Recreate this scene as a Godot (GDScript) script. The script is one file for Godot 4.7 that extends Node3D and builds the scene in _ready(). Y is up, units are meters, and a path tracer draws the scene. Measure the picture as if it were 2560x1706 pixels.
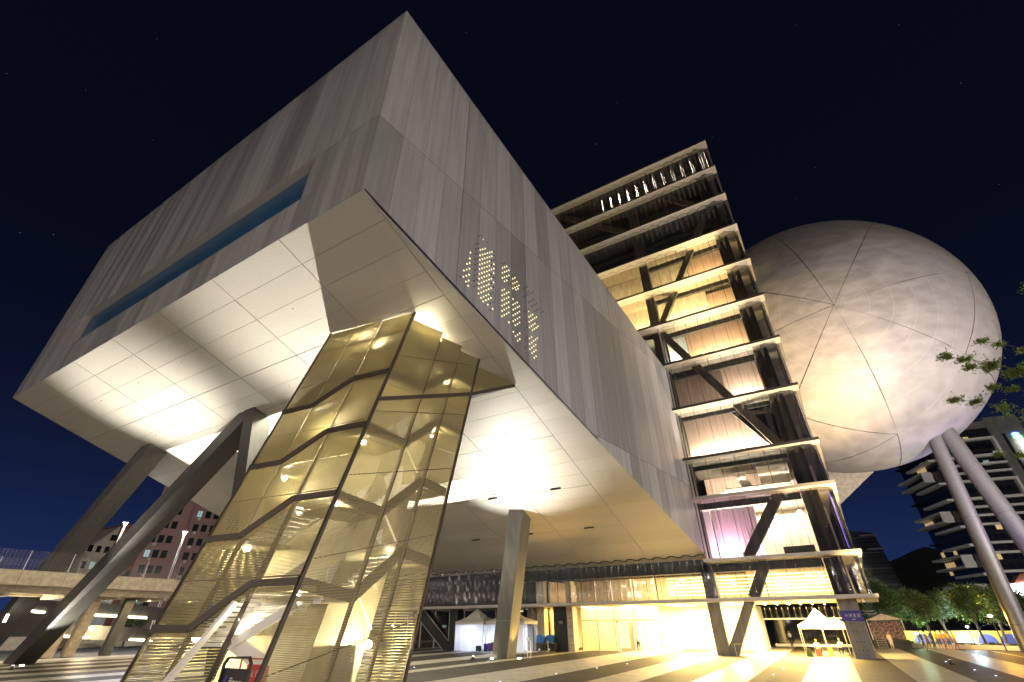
extends Node3D


const STARS := [Vector3(-705, 846, -17), Vector3(-807, 750, 6), Vector3(-806, 745, -97), Vector3(-943, 564, -76), Vector3(-837, 712, 78), Vector3(-300, 1007, -334), Vector3(-955, 547, -43), Vector3(-57, 994, -473), Vector3(-87, 931, -583), Vector3(-154, 895, -624), Vector3(67, 984, -492), Vector3(214, 743, -785), Vector3(188, 752, -783), Vector3(170, 716, -820), Vector3(65, 848, -701), Vector3(425, 597, -822), Vector3(-154, 895, -624), Vector3(415, 731, -712), Vector3(238, 899, -591), Vector3(363, 827, -631), Vector3(-955, 547, -44), Vector3(-943, 564, -76)]
# ------------------------------------------------------------------ helpers
var M := {}
var rng := RandomNumberGenerator.new()
const UPV := Vector3.UP

func lin(r: float, g: float, b: float, a := 1.0) -> Color:
	var c := Color(r, g, b).linear_to_srgb()
	c.a = a
	return c

func mat(key: String, c: Color, rough := 0.6, metal := 0.0) -> StandardMaterial3D:
	var m := StandardMaterial3D.new()
	m.resource_name = key
	m.albedo_color = c
	m.roughness = rough
	m.metallic = metal
	m.cull_mode = BaseMaterial3D.CULL_DISABLED
	M[key] = m
	return m

func glow(key: String, c: Color, e: float) -> StandardMaterial3D:
	var m := mat(key, c, 0.6)
	m.emission_enabled = true
	m.emission = c
	m.emission_energy_multiplier = e
	return m

func noise_tex(seed_: int, freq: float, lo: float, hi: float, size := 512, octaves := 4) -> NoiseTexture2D:
	var n := FastNoiseLite.new()
	n.seed = seed_
	n.frequency = freq
	n.fractal_octaves = octaves
	var t := NoiseTexture2D.new()
	t.width = size
	t.height = size
	t.seamless = true
	t.noise = n
	var g := Gradient.new()
	g.set_color(0, Color(lo, lo, lo))
	g.set_color(1, Color(hi, hi, hi))
	t.color_ramp = g
	return t

func skin(m: StandardMaterial3D, t: Texture2D, scale_: Vector3, bump := 0.0) -> void:
	m.albedo_texture = t
	m.uv1_triplanar = true
	m.uv1_world_triplanar = true
	m.uv1_scale = scale_
	m.uv1_triplanar_sharpness = 4.0
	if bump > 0.0:
		m.heightmap_enabled = true
		m.heightmap_texture = t
		m.heightmap_scale = bump

# tone and fine joints of narrow paving strips, with scuffs
func pavers(seed_: int) -> ImageTexture:
	var n := FastNoiseLite.new()
	n.seed = seed_
	n.frequency = 0.02
	n.fractal_octaves = 5
	var r := RandomNumberGenerator.new()
	r.seed = seed_
	var tone := []
	for k in 16 * 8:
		tone.append(r.randf_range(0.80, 1.0))
	var im := Image.create(512, 512, false, Image.FORMAT_RGB8)
	for y in 512:
		var row := int(y / 32.0)
		for x in 512:
			var xx := (x + (row % 3) * 43) % 512
			var col := int(xx / 128.0)
			var v: float = tone[row * 4 + col] * (0.9 + 0.14 * n.get_noise_2d(x, y * 2.0))
			if y % 32 < 2 or xx % 128 < 2:
				v *= 0.55
			im.set_pixel(x, y, Color(v, v, v * 0.99))
	return ImageTexture.create_from_image(im)

func mb(smooth := false) -> SurfaceTool:
	var st := SurfaceTool.new()
	st.begin(Mesh.PRIMITIVE_TRIANGLES)
	st.set_smooth_group(0 if smooth else -1)
	return st

func tri(st: SurfaceTool, a: Vector3, b: Vector3, c: Vector3) -> void:
	st.add_vertex(a)
	st.add_vertex(b)
	st.add_vertex(c)

func quad(st: SurfaceTool, a: Vector3, b: Vector3, c: Vector3, d: Vector3) -> void:
	tri(st, a, b, c)
	tri(st, a, c, d)

# eight corners: four below, four above, same order round
func hexa(st: SurfaceTool, p: Array) -> void:
	quad(st, p[0], p[1], p[2], p[3])
	quad(st, p[7], p[6], p[5], p[4])
	for i in 4:
		var j := (i + 1) % 4
		quad(st, p[i], p[i + 4], p[j + 4], p[j])

func box(st: SurfaceTool, c: Vector3, s: Vector3, b := Basis()) -> void:
	var h := s * 0.5
	var p := []
	for y in [-h.y, h.y]:
		for q in [Vector2(-h.x, h.z), Vector2(h.x, h.z), Vector2(h.x, -h.z), Vector2(-h.x, -h.z)]:
			p.append(c + b * Vector3(q.x, y, q.y))
	hexa(st, p)

# box between two corners
func bx(st: SurfaceTool, a: Vector3, b: Vector3) -> void:
	box(st, (a + b) * 0.5, (b - a).abs())

# straight member of section w (sideways) x h, from a to b
func bar(st: SurfaceTool, a: Vector3, b: Vector3, w: float, h: float, up := Vector3.UP) -> void:
	var d := (b - a)
	var l := d.length()
	if l < 1e-5:
		return
	d /= l
	if absf(d.dot(up)) > 0.99:
		up = Vector3(1, 0, 0) if absf(d.x) < 0.9 else Vector3(0, 0, 1)
	var s := d.cross(up).normalized()
	var u := s.cross(d).normalized()
	box(st, (a + b) * 0.5, Vector3(w, h, l), Basis(s, u, -d))

func tube(st: SurfaceTool, a: Vector3, b: Vector3, r0: float, r1: float, n := 20, caps := true) -> void:
	var d := (b - a).normalized()
	var up := Vector3.UP if absf(d.y) < 0.95 else Vector3(1, 0, 0)
	var s := d.cross(up).normalized()
	var u := s.cross(d).normalized()
	for i in n:
		var t0 := TAU * i / n
		var t1 := TAU * (i + 1) / n
		var e0 := s * cos(t0) + u * sin(t0)
		var e1 := s * cos(t1) + u * sin(t1)
		quad(st, a + e0 * r0, b + e0 * r1, b + e1 * r1, a + e1 * r0)
		if caps:
			tri(st, a, a + e0 * r0, a + e1 * r0)
			tri(st, b, b + e1 * r1, b + e0 * r1)

# convex flat polygon given thickness
func plate(st: SurfaceTool, pts: Array, off: Vector3) -> void:
	var n := pts.size()
	for i in range(1, n - 1):
		tri(st, pts[0], pts[i], pts[i + 1])
		tri(st, pts[0] + off, pts[i + 1] + off, pts[i] + off)
	for i in n:
		var j := (i + 1) % n
		quad(st, pts[i], pts[i] + off, pts[j] + off, pts[j])

func ball(st: SurfaceTool, c: Vector3, r: Vector3, n := 10) -> void:
	for i in n:
		for j in n * 2:
			var q := []
			for k in [[0, 0], [1, 0], [1, 1], [0, 1]]:
				var la: float = PI * (i + k[0]) / n - PI / 2
				var lo: float = PI * (j + k[1]) / n
				q.append(c + Vector3(cos(la) * cos(lo), sin(la), cos(la) * sin(lo)) * r)
			quad(st, q[0], q[1], q[2], q[3])

var names := {}
func numbered(n: String) -> String:
	names[n] = names.get(n, 0) + 1
	return n if names[n] == 1 else "%s_%03d" % [n, names[n] - 1]

func thing(called: String, label: String, category: String, at := Vector3.ZERO, group := "") -> Node3D:
	var o := Node3D.new()
	o.name = numbered(called)
	add_child(o)
	o.position = at
	tag(o, label, category, group)
	return o

func tag(o: Node, label: String, category: String, group := "") -> void:
	o.set_meta("label", label)
	o.set_meta("category", category)
	if group != "":
		o.set_meta("group", group)

# geometry is given in world coordinates; the node sits under its thing
func part(called: String, st: SurfaceTool, m: Material, parent: Node = null, stuff := false) -> MeshInstance3D:
	st.generate_normals()
	var mesh := st.commit()
	return part_mesh(called, mesh, m, parent, stuff)

func part_mesh(called: String, mesh: Mesh, m: Material, parent: Node = null, stuff := false) -> MeshInstance3D:
	var o := MeshInstance3D.new()
	o.mesh = mesh
	o.material_override = m
	if parent == null:
		o.name = numbered(called)
		add_child(o)
	else:
		o.name = called
		parent.add_child(o, true)
		var at := Vector3.ZERO
		var p := parent
		while p is Node3D and p != self:
			at += (p as Node3D).position
			p = p.get_parent()
		o.position = -at
	if stuff:
		o.set_meta("kind", "stuff")
	return o

func local_part(called: String, st: SurfaceTool, m: Material, parent: Node, stuff := false) -> MeshInstance3D:
	st.generate_normals()
	var o := MeshInstance3D.new()
	o.mesh = st.commit()
	o.material_override = m
	o.name = called
	parent.add_child(o, true)
	if stuff:
		o.set_meta("kind", "stuff")
	return o

func struct(called: String, st: SurfaceTool, m: Material) -> MeshInstance3D:
	var o := part(called, st, m)
	o.set_meta("kind", "structure")
	return o

func copy_of(o: Node3D, at: Vector3, turn: float, label: String, grow := 1.0) -> Node3D:
	var c: Node3D = o.duplicate()
	c.name = numbered(String(o.name).rstrip("0123456789").rstrip("_"))
	add_child(c)
	c.position = at
	c.rotation.y = turn
	c.scale = Vector3.ONE * grow
	c.set_meta("label", label)
	return c

func omni(parent: Node, at: Vector3, c: Color, e: float, size := 0.1) -> void:
	var l := OmniLight3D.new()
	l.light_color = c
	l.light_energy = e
	l.light_size = size
	l.omni_range = 80.0
	l.omni_attenuation = 2.0
	l.shadow_enabled = true
	l.name = "lamp_light"
	parent.add_child(l, true)
	l.global_position = at

func spot(parent: Node, at: Vector3, to: Vector3, c: Color, e: float, angle: float, soft := 1.0, size := 0.15) -> void:
	var l := SpotLight3D.new()
	l.light_color = c
	l.light_energy = e
	l.light_size = size
	l.spot_range = 120.0
	l.spot_attenuation = 2.0
	l.spot_angle = angle
	l.spot_angle_attenuation = soft
	l.shadow_enabled = true
	l.name = "lamp_light"
	parent.add_child(l, true)
	l.look_at_from_position(at, to, Vector3(0.1, 0.2, 1).normalized())

func area(parent: Node, at: Vector3, to: Vector3, c: Color, e: float, sx: float, sy: float, up := Vector3(0, 0, 1)) -> void:
	var l := AreaLight3D.new()
	l.light_color = c
	l.light_energy = e
	l.area_size = Vector2(sx, sy)
	l.area_range = 80.0
	l.shadow_enabled = true
	l.name = "lamp_light"
	parent.add_child(l, true)
	l.look_at_from_position(at, to, up)

# clip a convex polygon (Vector2) to a <= axis <= b
func clip(poly: Array, axis: int, lo: float, hi: float) -> Array:
	var out := poly
	for side in 2:
		var src := out
		out = []
		var n := src.size()
		for i in n:
			var p: Vector2 = src[i]
			var q: Vector2 = src[(i + 1) % n]
			var dp: float = (p[axis] - lo) if side == 0 else (hi - p[axis])
			var dq: float = (q[axis] - lo) if side == 0 else (hi - q[axis])
			if dp >= 0:
				out.append(p)
			if (dp >= 0) != (dq >= 0):
				out.append(p.lerp(q, dp / (dp - dq)))
		if out.size() < 3:
			return []
	return out

# rectangles left of r once the holes are cut out
func cut(r: Rect2, holes: Array) -> Array:
	var todo := [r]
	for h: Rect2 in holes:
		var next := []
		for a: Rect2 in todo:
			if not a.intersects(h):
				next.append(a)
				continue
			var x0 := maxf(a.position.x, h.position.x)
			var x1 := minf(a.end.x, h.end.x)
			if h.position.y > a.position.y:
				next.append(Rect2(a.position.x, a.position.y, a.size.x, h.position.y - a.position.y))
			if h.end.y < a.end.y:
				next.append(Rect2(a.position.x, h.end.y, a.size.x, a.end.y - h.end.y))
			var y0 := maxf(a.position.y, h.position.y)
			var y1 := minf(a.end.y, h.end.y)
			if x0 > a.position.x:
				next.append(Rect2(a.position.x, y0, x0 - a.position.x, y1 - y0))
			if x1 < a.end.x:
				next.append(Rect2(x1, y0, a.end.x - x1, y1 - y0))
		todo = next
	return todo.filter(func(a): return a.size.x > 0.06 and a.size.y > 0.06)

func materials() -> void:
	var streak := noise_tex(3, 0.010, 0.84, 1.0, 512, 4)
	var blotch := noise_tex(9, 0.010, 0.80, 1.0, 512, 5)
	var fine := noise_tex(21, 0.05, 0.86, 1.0, 512, 4)
	var tones := [0.36, 0.285, 0.41, 0.24, 0.385, 0.325]
	for i in 6:
		var t: float = tones[i]
		skin(mat("clad%d" % i, lin(t * 0.955, t * 0.965, t * 0.975), 0.5, 0.1), streak, Vector3(0.30, 0.018, 0.30))
	for i in 4:
		var t: float = [0.50, 0.475, 0.515, 0.49][i]
		skin(mat("soffit%d" % i, lin(t, t * 0.95, t * 0.87), 0.5, 0.1), fine, Vector3(0.9, 0.2, 0.18))
	mat("seam", lin(0.02, 0.019, 0.017), 0.9)
	skin(mat("concrete", lin(0.20, 0.195, 0.185), 0.75), blotch, Vector3(0.35, 0.09, 0.35), 0.3)
	skin(mat("round_steel", lin(0.17, 0.165, 0.165), 0.4, 0.3), fine, Vector3(0.3, 0.1, 0.3))
	skin(mat("column_dark", lin(0.06, 0.06, 0.052), 0.5, 0.15), blotch, Vector3(0.3, 0.06, 0.3))
	skin(mat("column_steel", lin(0.115, 0.115, 0.104), 0.55, 0.15), blotch, Vector3(0.3, 0.06, 0.3))
	skin(mat("beige", lin(0.52, 0.45, 0.34), 0.7), blotch, Vector3(0.3, 0.3, 0.3))
	skin(mat("cream", lin(0.62, 0.54, 0.40), 0.7), blotch, Vector3(0.3, 0.08, 0.3))
	skin(mat("wood", lin(0.46, 0.315, 0.235), 0.5), streak, Vector3(0.8, 0.07, 0.8))
	skin(mat("rose_wall", lin(0.40, 0.30, 0.26), 0.6), streak, Vector3(0.5, 0.06, 0.5))
	mat("curtain", lin(0.72, 0.58, 0.63), 0.85)
	mat("brace_dark", lin(0.026, 0.021, 0.017), 0.6)
	skin(mat("gold_ceiling", lin(0.15, 0.125, 0.085), 0.7), fine, Vector3(0.3, 0.3, 0.3))
	mat("dark_metal", lin(0.022, 0.022, 0.022), 0.45, 0.4)
	mat("black", lin(0.012, 0.012, 0.013), 0.5)
	mat("slab_dark", lin(0.045, 0.042, 0.04), 0.4, 0.3)
	mat("slab_metal", lin(0.36, 0.34, 0.31), 0.35, 0.3)
	skin(mat("slab_soffit", lin(0.33, 0.305, 0.25), 0.5), fine, Vector3(0.3, 0.3, 0.3))
	skin(mat("room_ceiling", lin(0.11, 0.10, 0.085), 0.8), fine, Vector3(0.3, 0.3, 0.3))
	mat("steel_frame", lin(0.45, 0.44, 0.42), 0.35, 0.6)
	mat("white", lin(0.72, 0.70, 0.66), 0.55)
	mat("white_paint", lin(0.8, 0.78, 0.73), 0.5)
	var g := mat("glass", lin(0.012, 0.012, 0.012, 0.16), 0.02)
	g.metallic_specular = 0.5
	var g3 := mat("tinted_glass", lin(0.008, 0.008, 0.008, 0.62), 0.03)
	g3.transparency = BaseMaterial3D.TRANSPARENCY_ALPHA
	g.transparency = BaseMaterial3D.TRANSPARENCY_ALPHA
	var g2 := mat("glass_clear", lin(0.4, 0.4, 0.36, 0.05), 0.02)
	g2.transparency = BaseMaterial3D.TRANSPARENCY_ALPHA
	var fr := mat("frosted", lin(0.75, 0.66, 0.45, 0.55), 0.6)
	fr.transparency = BaseMaterial3D.TRANSPARENCY_ALPHA
	fr.backlight_enabled = true
	fr.backlight = Color(0.9, 0.85, 0.7)
	mat("blue_glass", lin(0.02, 0.085, 0.19), 0.3, 0.2)
	mat("dark_glass", lin(0.012, 0.014, 0.016), 0.04, 0.0)
	mat("gold", lin(0.27, 0.23, 0.11), 0.5, 0.35)
	skin(mat("core_gold", lin(0.40, 0.35, 0.21), 0.6), blotch, Vector3(0.3, 0.2, 0.3))
	glow("lens_light", lin(1.0, 0.96, 0.88), 0.8)
	mat("bronze", lin(0.055, 0.042, 0.03), 0.5, 0.3)
	skin(mat("sphere0", lin(0.27, 0.255, 0.24), 0.6, 0.1), noise_tex(5, 0.008, 0.80, 1.0, 512, 5), Vector3(0.07, 0.16, 0.07))
	mat("pale_line", lin(0.31, 0.295, 0.28), 0.6)
	skin(mat("pave_light", lin(0.55, 0.515, 0.45), 0.42), pavers(31), Vector3(0.2, 0.2, 0.2))
	skin(mat("pave_dark", lin(0.054, 0.045, 0.034), 0.62), pavers(37), Vector3(0.2, 0.2, 0.2))
	M.pave_dark.metallic_specular = 0.35
	skin(mat("asphalt", lin(0.05, 0.05, 0.05), 0.85), fine, Vector3(0.5, 0.5, 0.5))
	skin(mat("pink_tile", lin(0.36, 0.20, 0.16), 0.6), fine, Vector3(0.6, 0.6, 0.6))
	skin(mat("grey_render", lin(0.27, 0.27, 0.255), 0.8), blotch, Vector3(0.15, 0.05, 0.15))
	mat("tower_white", lin(0.85, 0.85, 0.82), 0.6)
	mat("tower_dark", lin(0.022, 0.023, 0.024), 0.25)
	mat("far_blue", lin(0.06, 0.07, 0.09), 0.3, 0.2)
	mat("hill", lin(0.03, 0.04, 0.025), 1.0)
	mat("bark", lin(0.09, 0.065, 0.045), 0.9)
	for i in 3:
		var lf := mat("leaf%d" % i, [lin(0.030, 0.055, 0.013), lin(0.060, 0.085, 0.018), lin(0.024, 0.042, 0.013)][i], 0.55)
		lf.backlight_enabled = true
		lf.backlight = Color(0.22, 0.28, 0.06)
	var nl := mat("near_leaf", lin(0.11, 0.14, 0.03), 0.55)
	nl.backlight_enabled = true
	nl.backlight = Color(0.4, 0.5, 0.12)
	mat("tent_cloth", lin(0.52, 0.49, 0.43), 0.8)
	var tl := mat("tent_wall", lin(0.75, 0.76, 0.80), 0.8)
	tl.backlight_enabled = true
	tl.backlight = Color(0.7, 0.72, 0.8)
	mat("blue_plastic", lin(0.01, 0.13, 0.42), 0.4)
	mat("banner_blue", lin(0.035, 0.025, 0.22), 0.6)
	mat("red_paint", lin(0.50, 0.045, 0.02), 0.5)
	mat("purple_cloth", lin(0.10, 0.05, 0.22), 0.8)
	mat("yellow_wall", lin(0.62, 0.45, 0.06), 0.7)
	mat("mural_blue", lin(0.09, 0.10, 0.30), 0.7)
	mat("terracotta", lin(0.25, 0.09, 0.06), 0.8)
	glow("bulb_light", lin(1.0, 0.86, 0.55), 9.0)
	glow("tower_bulb_light", lin(1.0, 0.93, 0.74), 40.0)
	glow("handrail_light", lin(1.0, 0.90, 0.62), 0.4)
	glow("faint_light", lin(1.0, 0.86, 0.62), 0.5)
	glow("strip_light", lin(1.0, 0.80, 0.45), 4.0)
	glow("white_light", lin(1.0, 0.98, 0.92), 5.0)
	glow("lamp_star", lin(0.75, 0.85, 1.0), 0.07)
	glow("lit_window", lin(1.0, 0.72, 0.35), 0.13)
	glow("town_light", lin(1.0, 0.9, 0.75), 7.0)
	glow("violet_light", lin(0.25, 0.15, 1.0), 0.9)
	glow("lit_window_cool", lin(0.6, 0.85, 0.9), 0.07)
	glow("hole_light", lin(1.0, 0.84, 0.42), 0.45)
	glow("screen_light", lin(0.95, 0.98, 1.0), 4.0)
	glow("sign_light_blue", lin(0.1, 0.25, 1.0), 3.0)
	glow("sign_light_green", lin(0.1, 1.0, 0.15), 3.0)
	glow("marker_light", lin(0.6, 0.7, 1.0), 3.0)
	var vc := mat("person_cloth", Color.WHITE, 0.85)
	vc.vertex_color_use_as_albedo = true

# ------------------------------------------------------------------ theatre box
const KB := 0.3193
const KT := 0.3126
const BZ := -9.86
const BX0 := -64.9
const BXS := -15.1
func y_bot(z: float) -> float:
	return 22.46 + KB * (z - BZ)
func y_top(z: float) -> float:
	return 43.40 + KT * (z - BZ)
func x_side(z: float) -> float:
	return -15.22 + 0.137 * (BZ - z)

func theatre_box() -> void:
	var t := thing("theatre_box", "huge grey panelled theatre box cantilevered overhead, its pale underside floodlit", "building", Vector3(-40, 22, -30))
	var z1 := -55.2
	# dark backing behind the joints
	var bk := mb()
	var hole_l := Rect2(-56.3, -24.36, 30.0, 2.86)
	var hole_r := Rect2(-38.5, -38.35, 14.0, 3.3)
	for r: Rect2 in cut(Rect2(BX0 + 0.1, z1, BXS - BX0 - 0.1, BZ - 0.1 - z1), [hole_l, hole_r]):
		var a := r.position
		var b := r.end
		plate(bk, [Vector3(a.x, y_bot(a.y) + 0.1, a.y), Vector3(b.x, y_bot(a.y) + 0.1, a.y), Vector3(b.x, y_bot(b.y) + 0.1, b.y), Vector3(a.x, y_bot(b.y) + 0.1, b.y)], Vector3(0, 0.1, 0))
	plate(bk, [Vector3(BXS, y_bot(BZ) + 0.1, BZ - 0.1), Vector3(x_side(z1) - 0.1, y_bot(z1) + 0.1, z1), Vector3(BXS, y_bot(z1) + 0.1, z1)], Vector3(0, 0.1, 0))
	plate(bk, [Vector3(x_side(BZ) - 0.1, y_bot(BZ) + 0.02, BZ - 0.1), Vector3(x_side(BZ) - 0.1, y_top(BZ) - 0.05, BZ - 0.1), Vector3(x_side(z1) - 0.1, y_top(z1) - 0.05, z1), Vector3(x_side(z1) - 0.1, y_bot(z1) + 0.02, z1)], Vector3(-0.1, 0, 0))
	for r: Rect2 in cut(Rect2(BX0 + 0.05, 22.48, BXS - 0.2 - BX0, 43.3 - 22.48), [Rect2(-56.3, 25.5, 35.0, 4.1)]):
		var a := r.position
		var b := r.end
		plate(bk, [Vector3(a.x, a.y, BZ - 0.1), Vector3(b.x, a.y, BZ - 0.1), Vector3(b.x, b.y, BZ - 0.1), Vector3(a.x, b.y, BZ - 0.1)], Vector3(0, 0, -0.1))
	part("backing", bk, M.seam, t)
	var rf := mb()
	plate(rf, [Vector3(BX0, y_top(BZ) - 0.03, BZ), Vector3(x_side(BZ), y_top(BZ) - 0.03, BZ), Vector3(x_side(z1), y_top(z1) - 0.03, z1), Vector3(BX0, y_top(z1) - 0.03, z1)], Vector3(0, -0.15, 0))
	part("roof", rf, M.clad1, t)
	var lw := mb()
	plate(lw, [Vector3(BX0, y_bot(BZ), BZ), Vector3(BX0, y_top(BZ) - 0.04, BZ), Vector3(BX0, y_top(z1) - 0.04, z1), Vector3(BX0, y_bot(z1), z1)], Vector3(0.1, 0, 0))
	part("side_wall", lw, M.clad2, t)
	var bw := mb()
	plate(bw, [Vector3(BX0, y_bot(z1), z1), Vector3(x_side(z1), y_bot(z1), z1), Vector3(x_side(z1), y_top(z1) - 0.05, z1), Vector3(BX0, y_top(z1) - 0.05, z1)], Vector3(0, 0, 0.12))
	part("back_wall", bw, M.clad1, t)
	# side face panels
	rng.seed = 11
	for k in 24:
		var za := BZ - 1.8142 * k
		var zb := za - 1.8142
		var g0 := 0.026 if k % 4 == 0 else 0.010
		var g1 := 0.026 if k % 4 == 3 else 0.010
		if k == 0:
			g0 = 0.0
		var shape := [Vector2(za - g0, y_bot(za - g0)), Vector2(za - g0, y_top(za - g0)), Vector2(zb + g1, y_top(zb + g1)), Vector2(zb + g1, y_bot(zb + g1))]
		var cuts := [-10.0, 15.40, 29.35, 60.0]
		for c in 3:
			var poly := clip(shape, 1, cuts[c] + 0.018, cuts[c + 1] - 0.018)
			if poly.is_empty():
				continue
			var pts := []
			for p: Vector2 in poly:
				pts.append(Vector3(x_side(p.x), p.y, p.x))
			var st := mb()
			plate(st, pts, Vector3(-0.06, 0, -0.008))
			part("wall_panel", st, M["clad%d" % rng.randi_range(0, 5)], t)
	# front face panels
	var n := 56
	for k in n:
		var xa := BX0 + (BXS - 0.12 - BX0) * k / n
		var xb := BX0 + (BXS - 0.12 - BX0) * (k + 1) / n
		for r: Rect2 in cut(Rect2(xa + 0.007, 22.46, xb - xa - 0.014, 29.60 - 22.48), [Rect2(-56.3, 25.5, 35.0, 4.3)]):
			_front_panel(t, r)
		_front_panel(t, Rect2(xa + 0.007, 29.62, xb - xa - 0.014, 43.40 - 29.62))
	# ribbon window in the front face
	var w := mb()
	bx(w, Vector3(-56.4, 29.6, BZ - 0.02), Vector3(-21.2, 29.75, BZ - 0.75))
	bx(w, Vector3(-56.4, 25.35, BZ - 0.02), Vector3(-21.2, 25.5, BZ - 0.75))
	bx(w, Vector3(-56.55, 25.35, BZ - 0.02), Vector3(-56.3, 29.75, BZ - 2.0))
	bx(w, Vector3(-21.3, 25.35, BZ - 0.02), Vector3(-21.1, 29.75, BZ - 0.75))
	var win := part("ribbon_window", w, M.clad2, t)
	var lr := mb()
	bx(lr, Vector3(-56.295, 25.5, BZ - 0.03), Vector3(-56.285, 29.58, BZ - 0.61))
	part("reveal", lr, M.soffit1, win)
	var rv := mb()
	for k in 9:
		plate(rv, [Vector3(-56.28 + 3.885 * k, 29.585, BZ - 0.03), Vector3(-56.28 + 3.885 * k + 3.87, 29.585, BZ - 0.03), Vector3(-56.28 + 3.885 * k + 3.87, 29.585, BZ - 0.74), Vector3(-56.28 + 3.885 * k, 29.585, BZ - 0.74)], Vector3(0, 0.01, 0))
	part("reveal", rv, M.soffit2, win)
	var pn := mb()
	bx(pn, Vector3(-56.3, 25.5, BZ - 0.62), Vector3(-21.3, 29.58, BZ - 0.70))
	part("pane", pn, M.blue_glass, win)
	# underside panels
	var xs := [BX0]
	for k in range(1, 8):
		xs.append(BX0 + 7.1143 * k)
	for i in 7:
		for k in 25:
			var za := BZ - 1.8142 * k
			var zb := za - 1.8142
			var g := 0.026
			var gz0 := 0.026 if k % 4 == 0 else 0.012
			var gz1 := 0.026 if k % 4 == 3 else 0.012
			for r: Rect2 in cut(Rect2(xs[i] + g, zb + gz1, xs[i + 1] - xs[i] - 2 * g, za - zb - gz0 - gz1), [hole_l, hole_r]):
				var a := r.position
				var b := r.end
				var st := mb()
				plate(st, [Vector3(a.x, y_bot(a.y), a.y), Vector3(b.x, y_bot(a.y), a.y), Vector3(b.x, y_bot(b.y), b.y), Vector3(a.x, y_bot(b.y), b.y)], Vector3(0, 0.05, 0))
				part("soffit_panel", st, M["soffit%d" % rng.randi_range(0, 3)], t)
	for k in 25:
		var za := BZ - 1.8142 * k
		var zb := za - 1.8142
		var st := mb()
		var z0 := za - 0.006
		var z2 := zb + 0.006
		var xx := BXS + 0.014
		plate(st, [Vector3(xx, y_bot(z0), z0), Vector3(maxf(xx + 0.01, x_side(z0) - 0.005), y_bot(z0), z0), Vector3(x_side(z2) - 0.005, y_bot(z2), z2), Vector3(xx, y_bot(z2), z2)], Vector3(0, 0.05, 0))
		part("soffit_panel", st, M["soffit%d" % (k % 4)], t)
	# light wells in the underside
	for h: Rect2 in [hole_l, hole_r]:
		var a := h.position
		var b := h.end
		var wl := mb()
		var H := Vector3(0, 2.6, 0)
		var q := [Vector3(a.x, y_bot(a.y), a.y), Vector3(b.x, y_bot(a.y), a.y), Vector3(b.x, y_bot(b.y), b.y), Vector3(a.x, y_bot(b.y), b.y)]
		for i in 4:
			var j := (i + 1) % 4
			var nrm: Vector3 = [Vector3(0, 0, -0.1), Vector3(0.1, 0, 0), Vector3(0, 0, 0.1), Vector3(-0.1, 0, 0)][i]
			plate(wl, [q[i], q[j], q[j] + H, q[i] + H], nrm)
		plate(wl, [q[0] + H, q[1] + H, q[2] + H, q[3] + H], Vector3(0, 0.1, 0))
		var well := part("light_well", wl, M.white_paint, t)
		var ls := mb()
		var zc := (a.y + b.y) * 0.5
		bx(ls, Vector3(a.x + 0.8, y_bot(a.y) + 2.3, zc - 0.25), Vector3(b.x - 0.8, y_bot(a.y) + 2.4, zc + 0.25))
		part("strip_light", ls, M.white_light, well)
		area(well, Vector3((a.x + b.x) * 0.5, y_bot(a.y) + 2.22, zc), Vector3((a.x + b.x) * 0.5, 0, zc), Color(1, 0.95, 0.82), 110.0 if h == hole_l else 90.0, h.size.x - 1.6, 0.5)
	for i in range(1, 7):
		for k in range(2, 24, 3):
			var z := BZ - 1.8142 * k - 0.4
			var x: float = xs[i] + 3.5
			if hole_l.grow(0.4).has_point(Vector2(x, z)) or hole_r.grow(0.4).has_point(Vector2(x, z)):
				continue
			var st := mb()
			tube(st, Vector3(x, y_bot(z) + 0.02, z), Vector3(x, y_bot(z) - 0.05, z), 0.07, 0.05, 8)
			part("sprinkler", st, M.steel_frame, t)
	# lit perforations: a flower of round holes through the side panels
	var lit := mb()
	var dark := mb()
	_holes(lit, dark)
	part("hole_light", lit, M.hole_light, t, true)
	part("dark_hole", dark, M.black, t, true)
	# small dark cameras at the seams of the underside
	for v in [Vector2(-18.5, -38.6), Vector2(-25.45, -38.62), Vector2(-18.5, -45.92), Vector2(-25.5, -45.92), Vector2(-32.5, -45.95)]:
		var st := mb()
		bx(st, Vector3(v.x - 0.5, y_bot(v.y) - 0.12, v.y - 0.08), Vector3(v.x + 0.5, y_bot(v.y) - 0.01, v.y + 0.08))
		part("track_socket", st, M.black, t)

func _front_panel(t: Node3D, r: Rect2) -> void:
	var a := r.position
	var b := r.end
	var st := mb()
	plate(st, [Vector3(a.x, a.y, BZ), Vector3(b.x, a.y, BZ), Vector3(b.x, b.y, BZ), Vector3(a.x, b.y, BZ)], Vector3(0, 0, -0.06))
	part("wall_panel", st, M["clad%d" % rng.randi_range(0, 5)], t)

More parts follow.
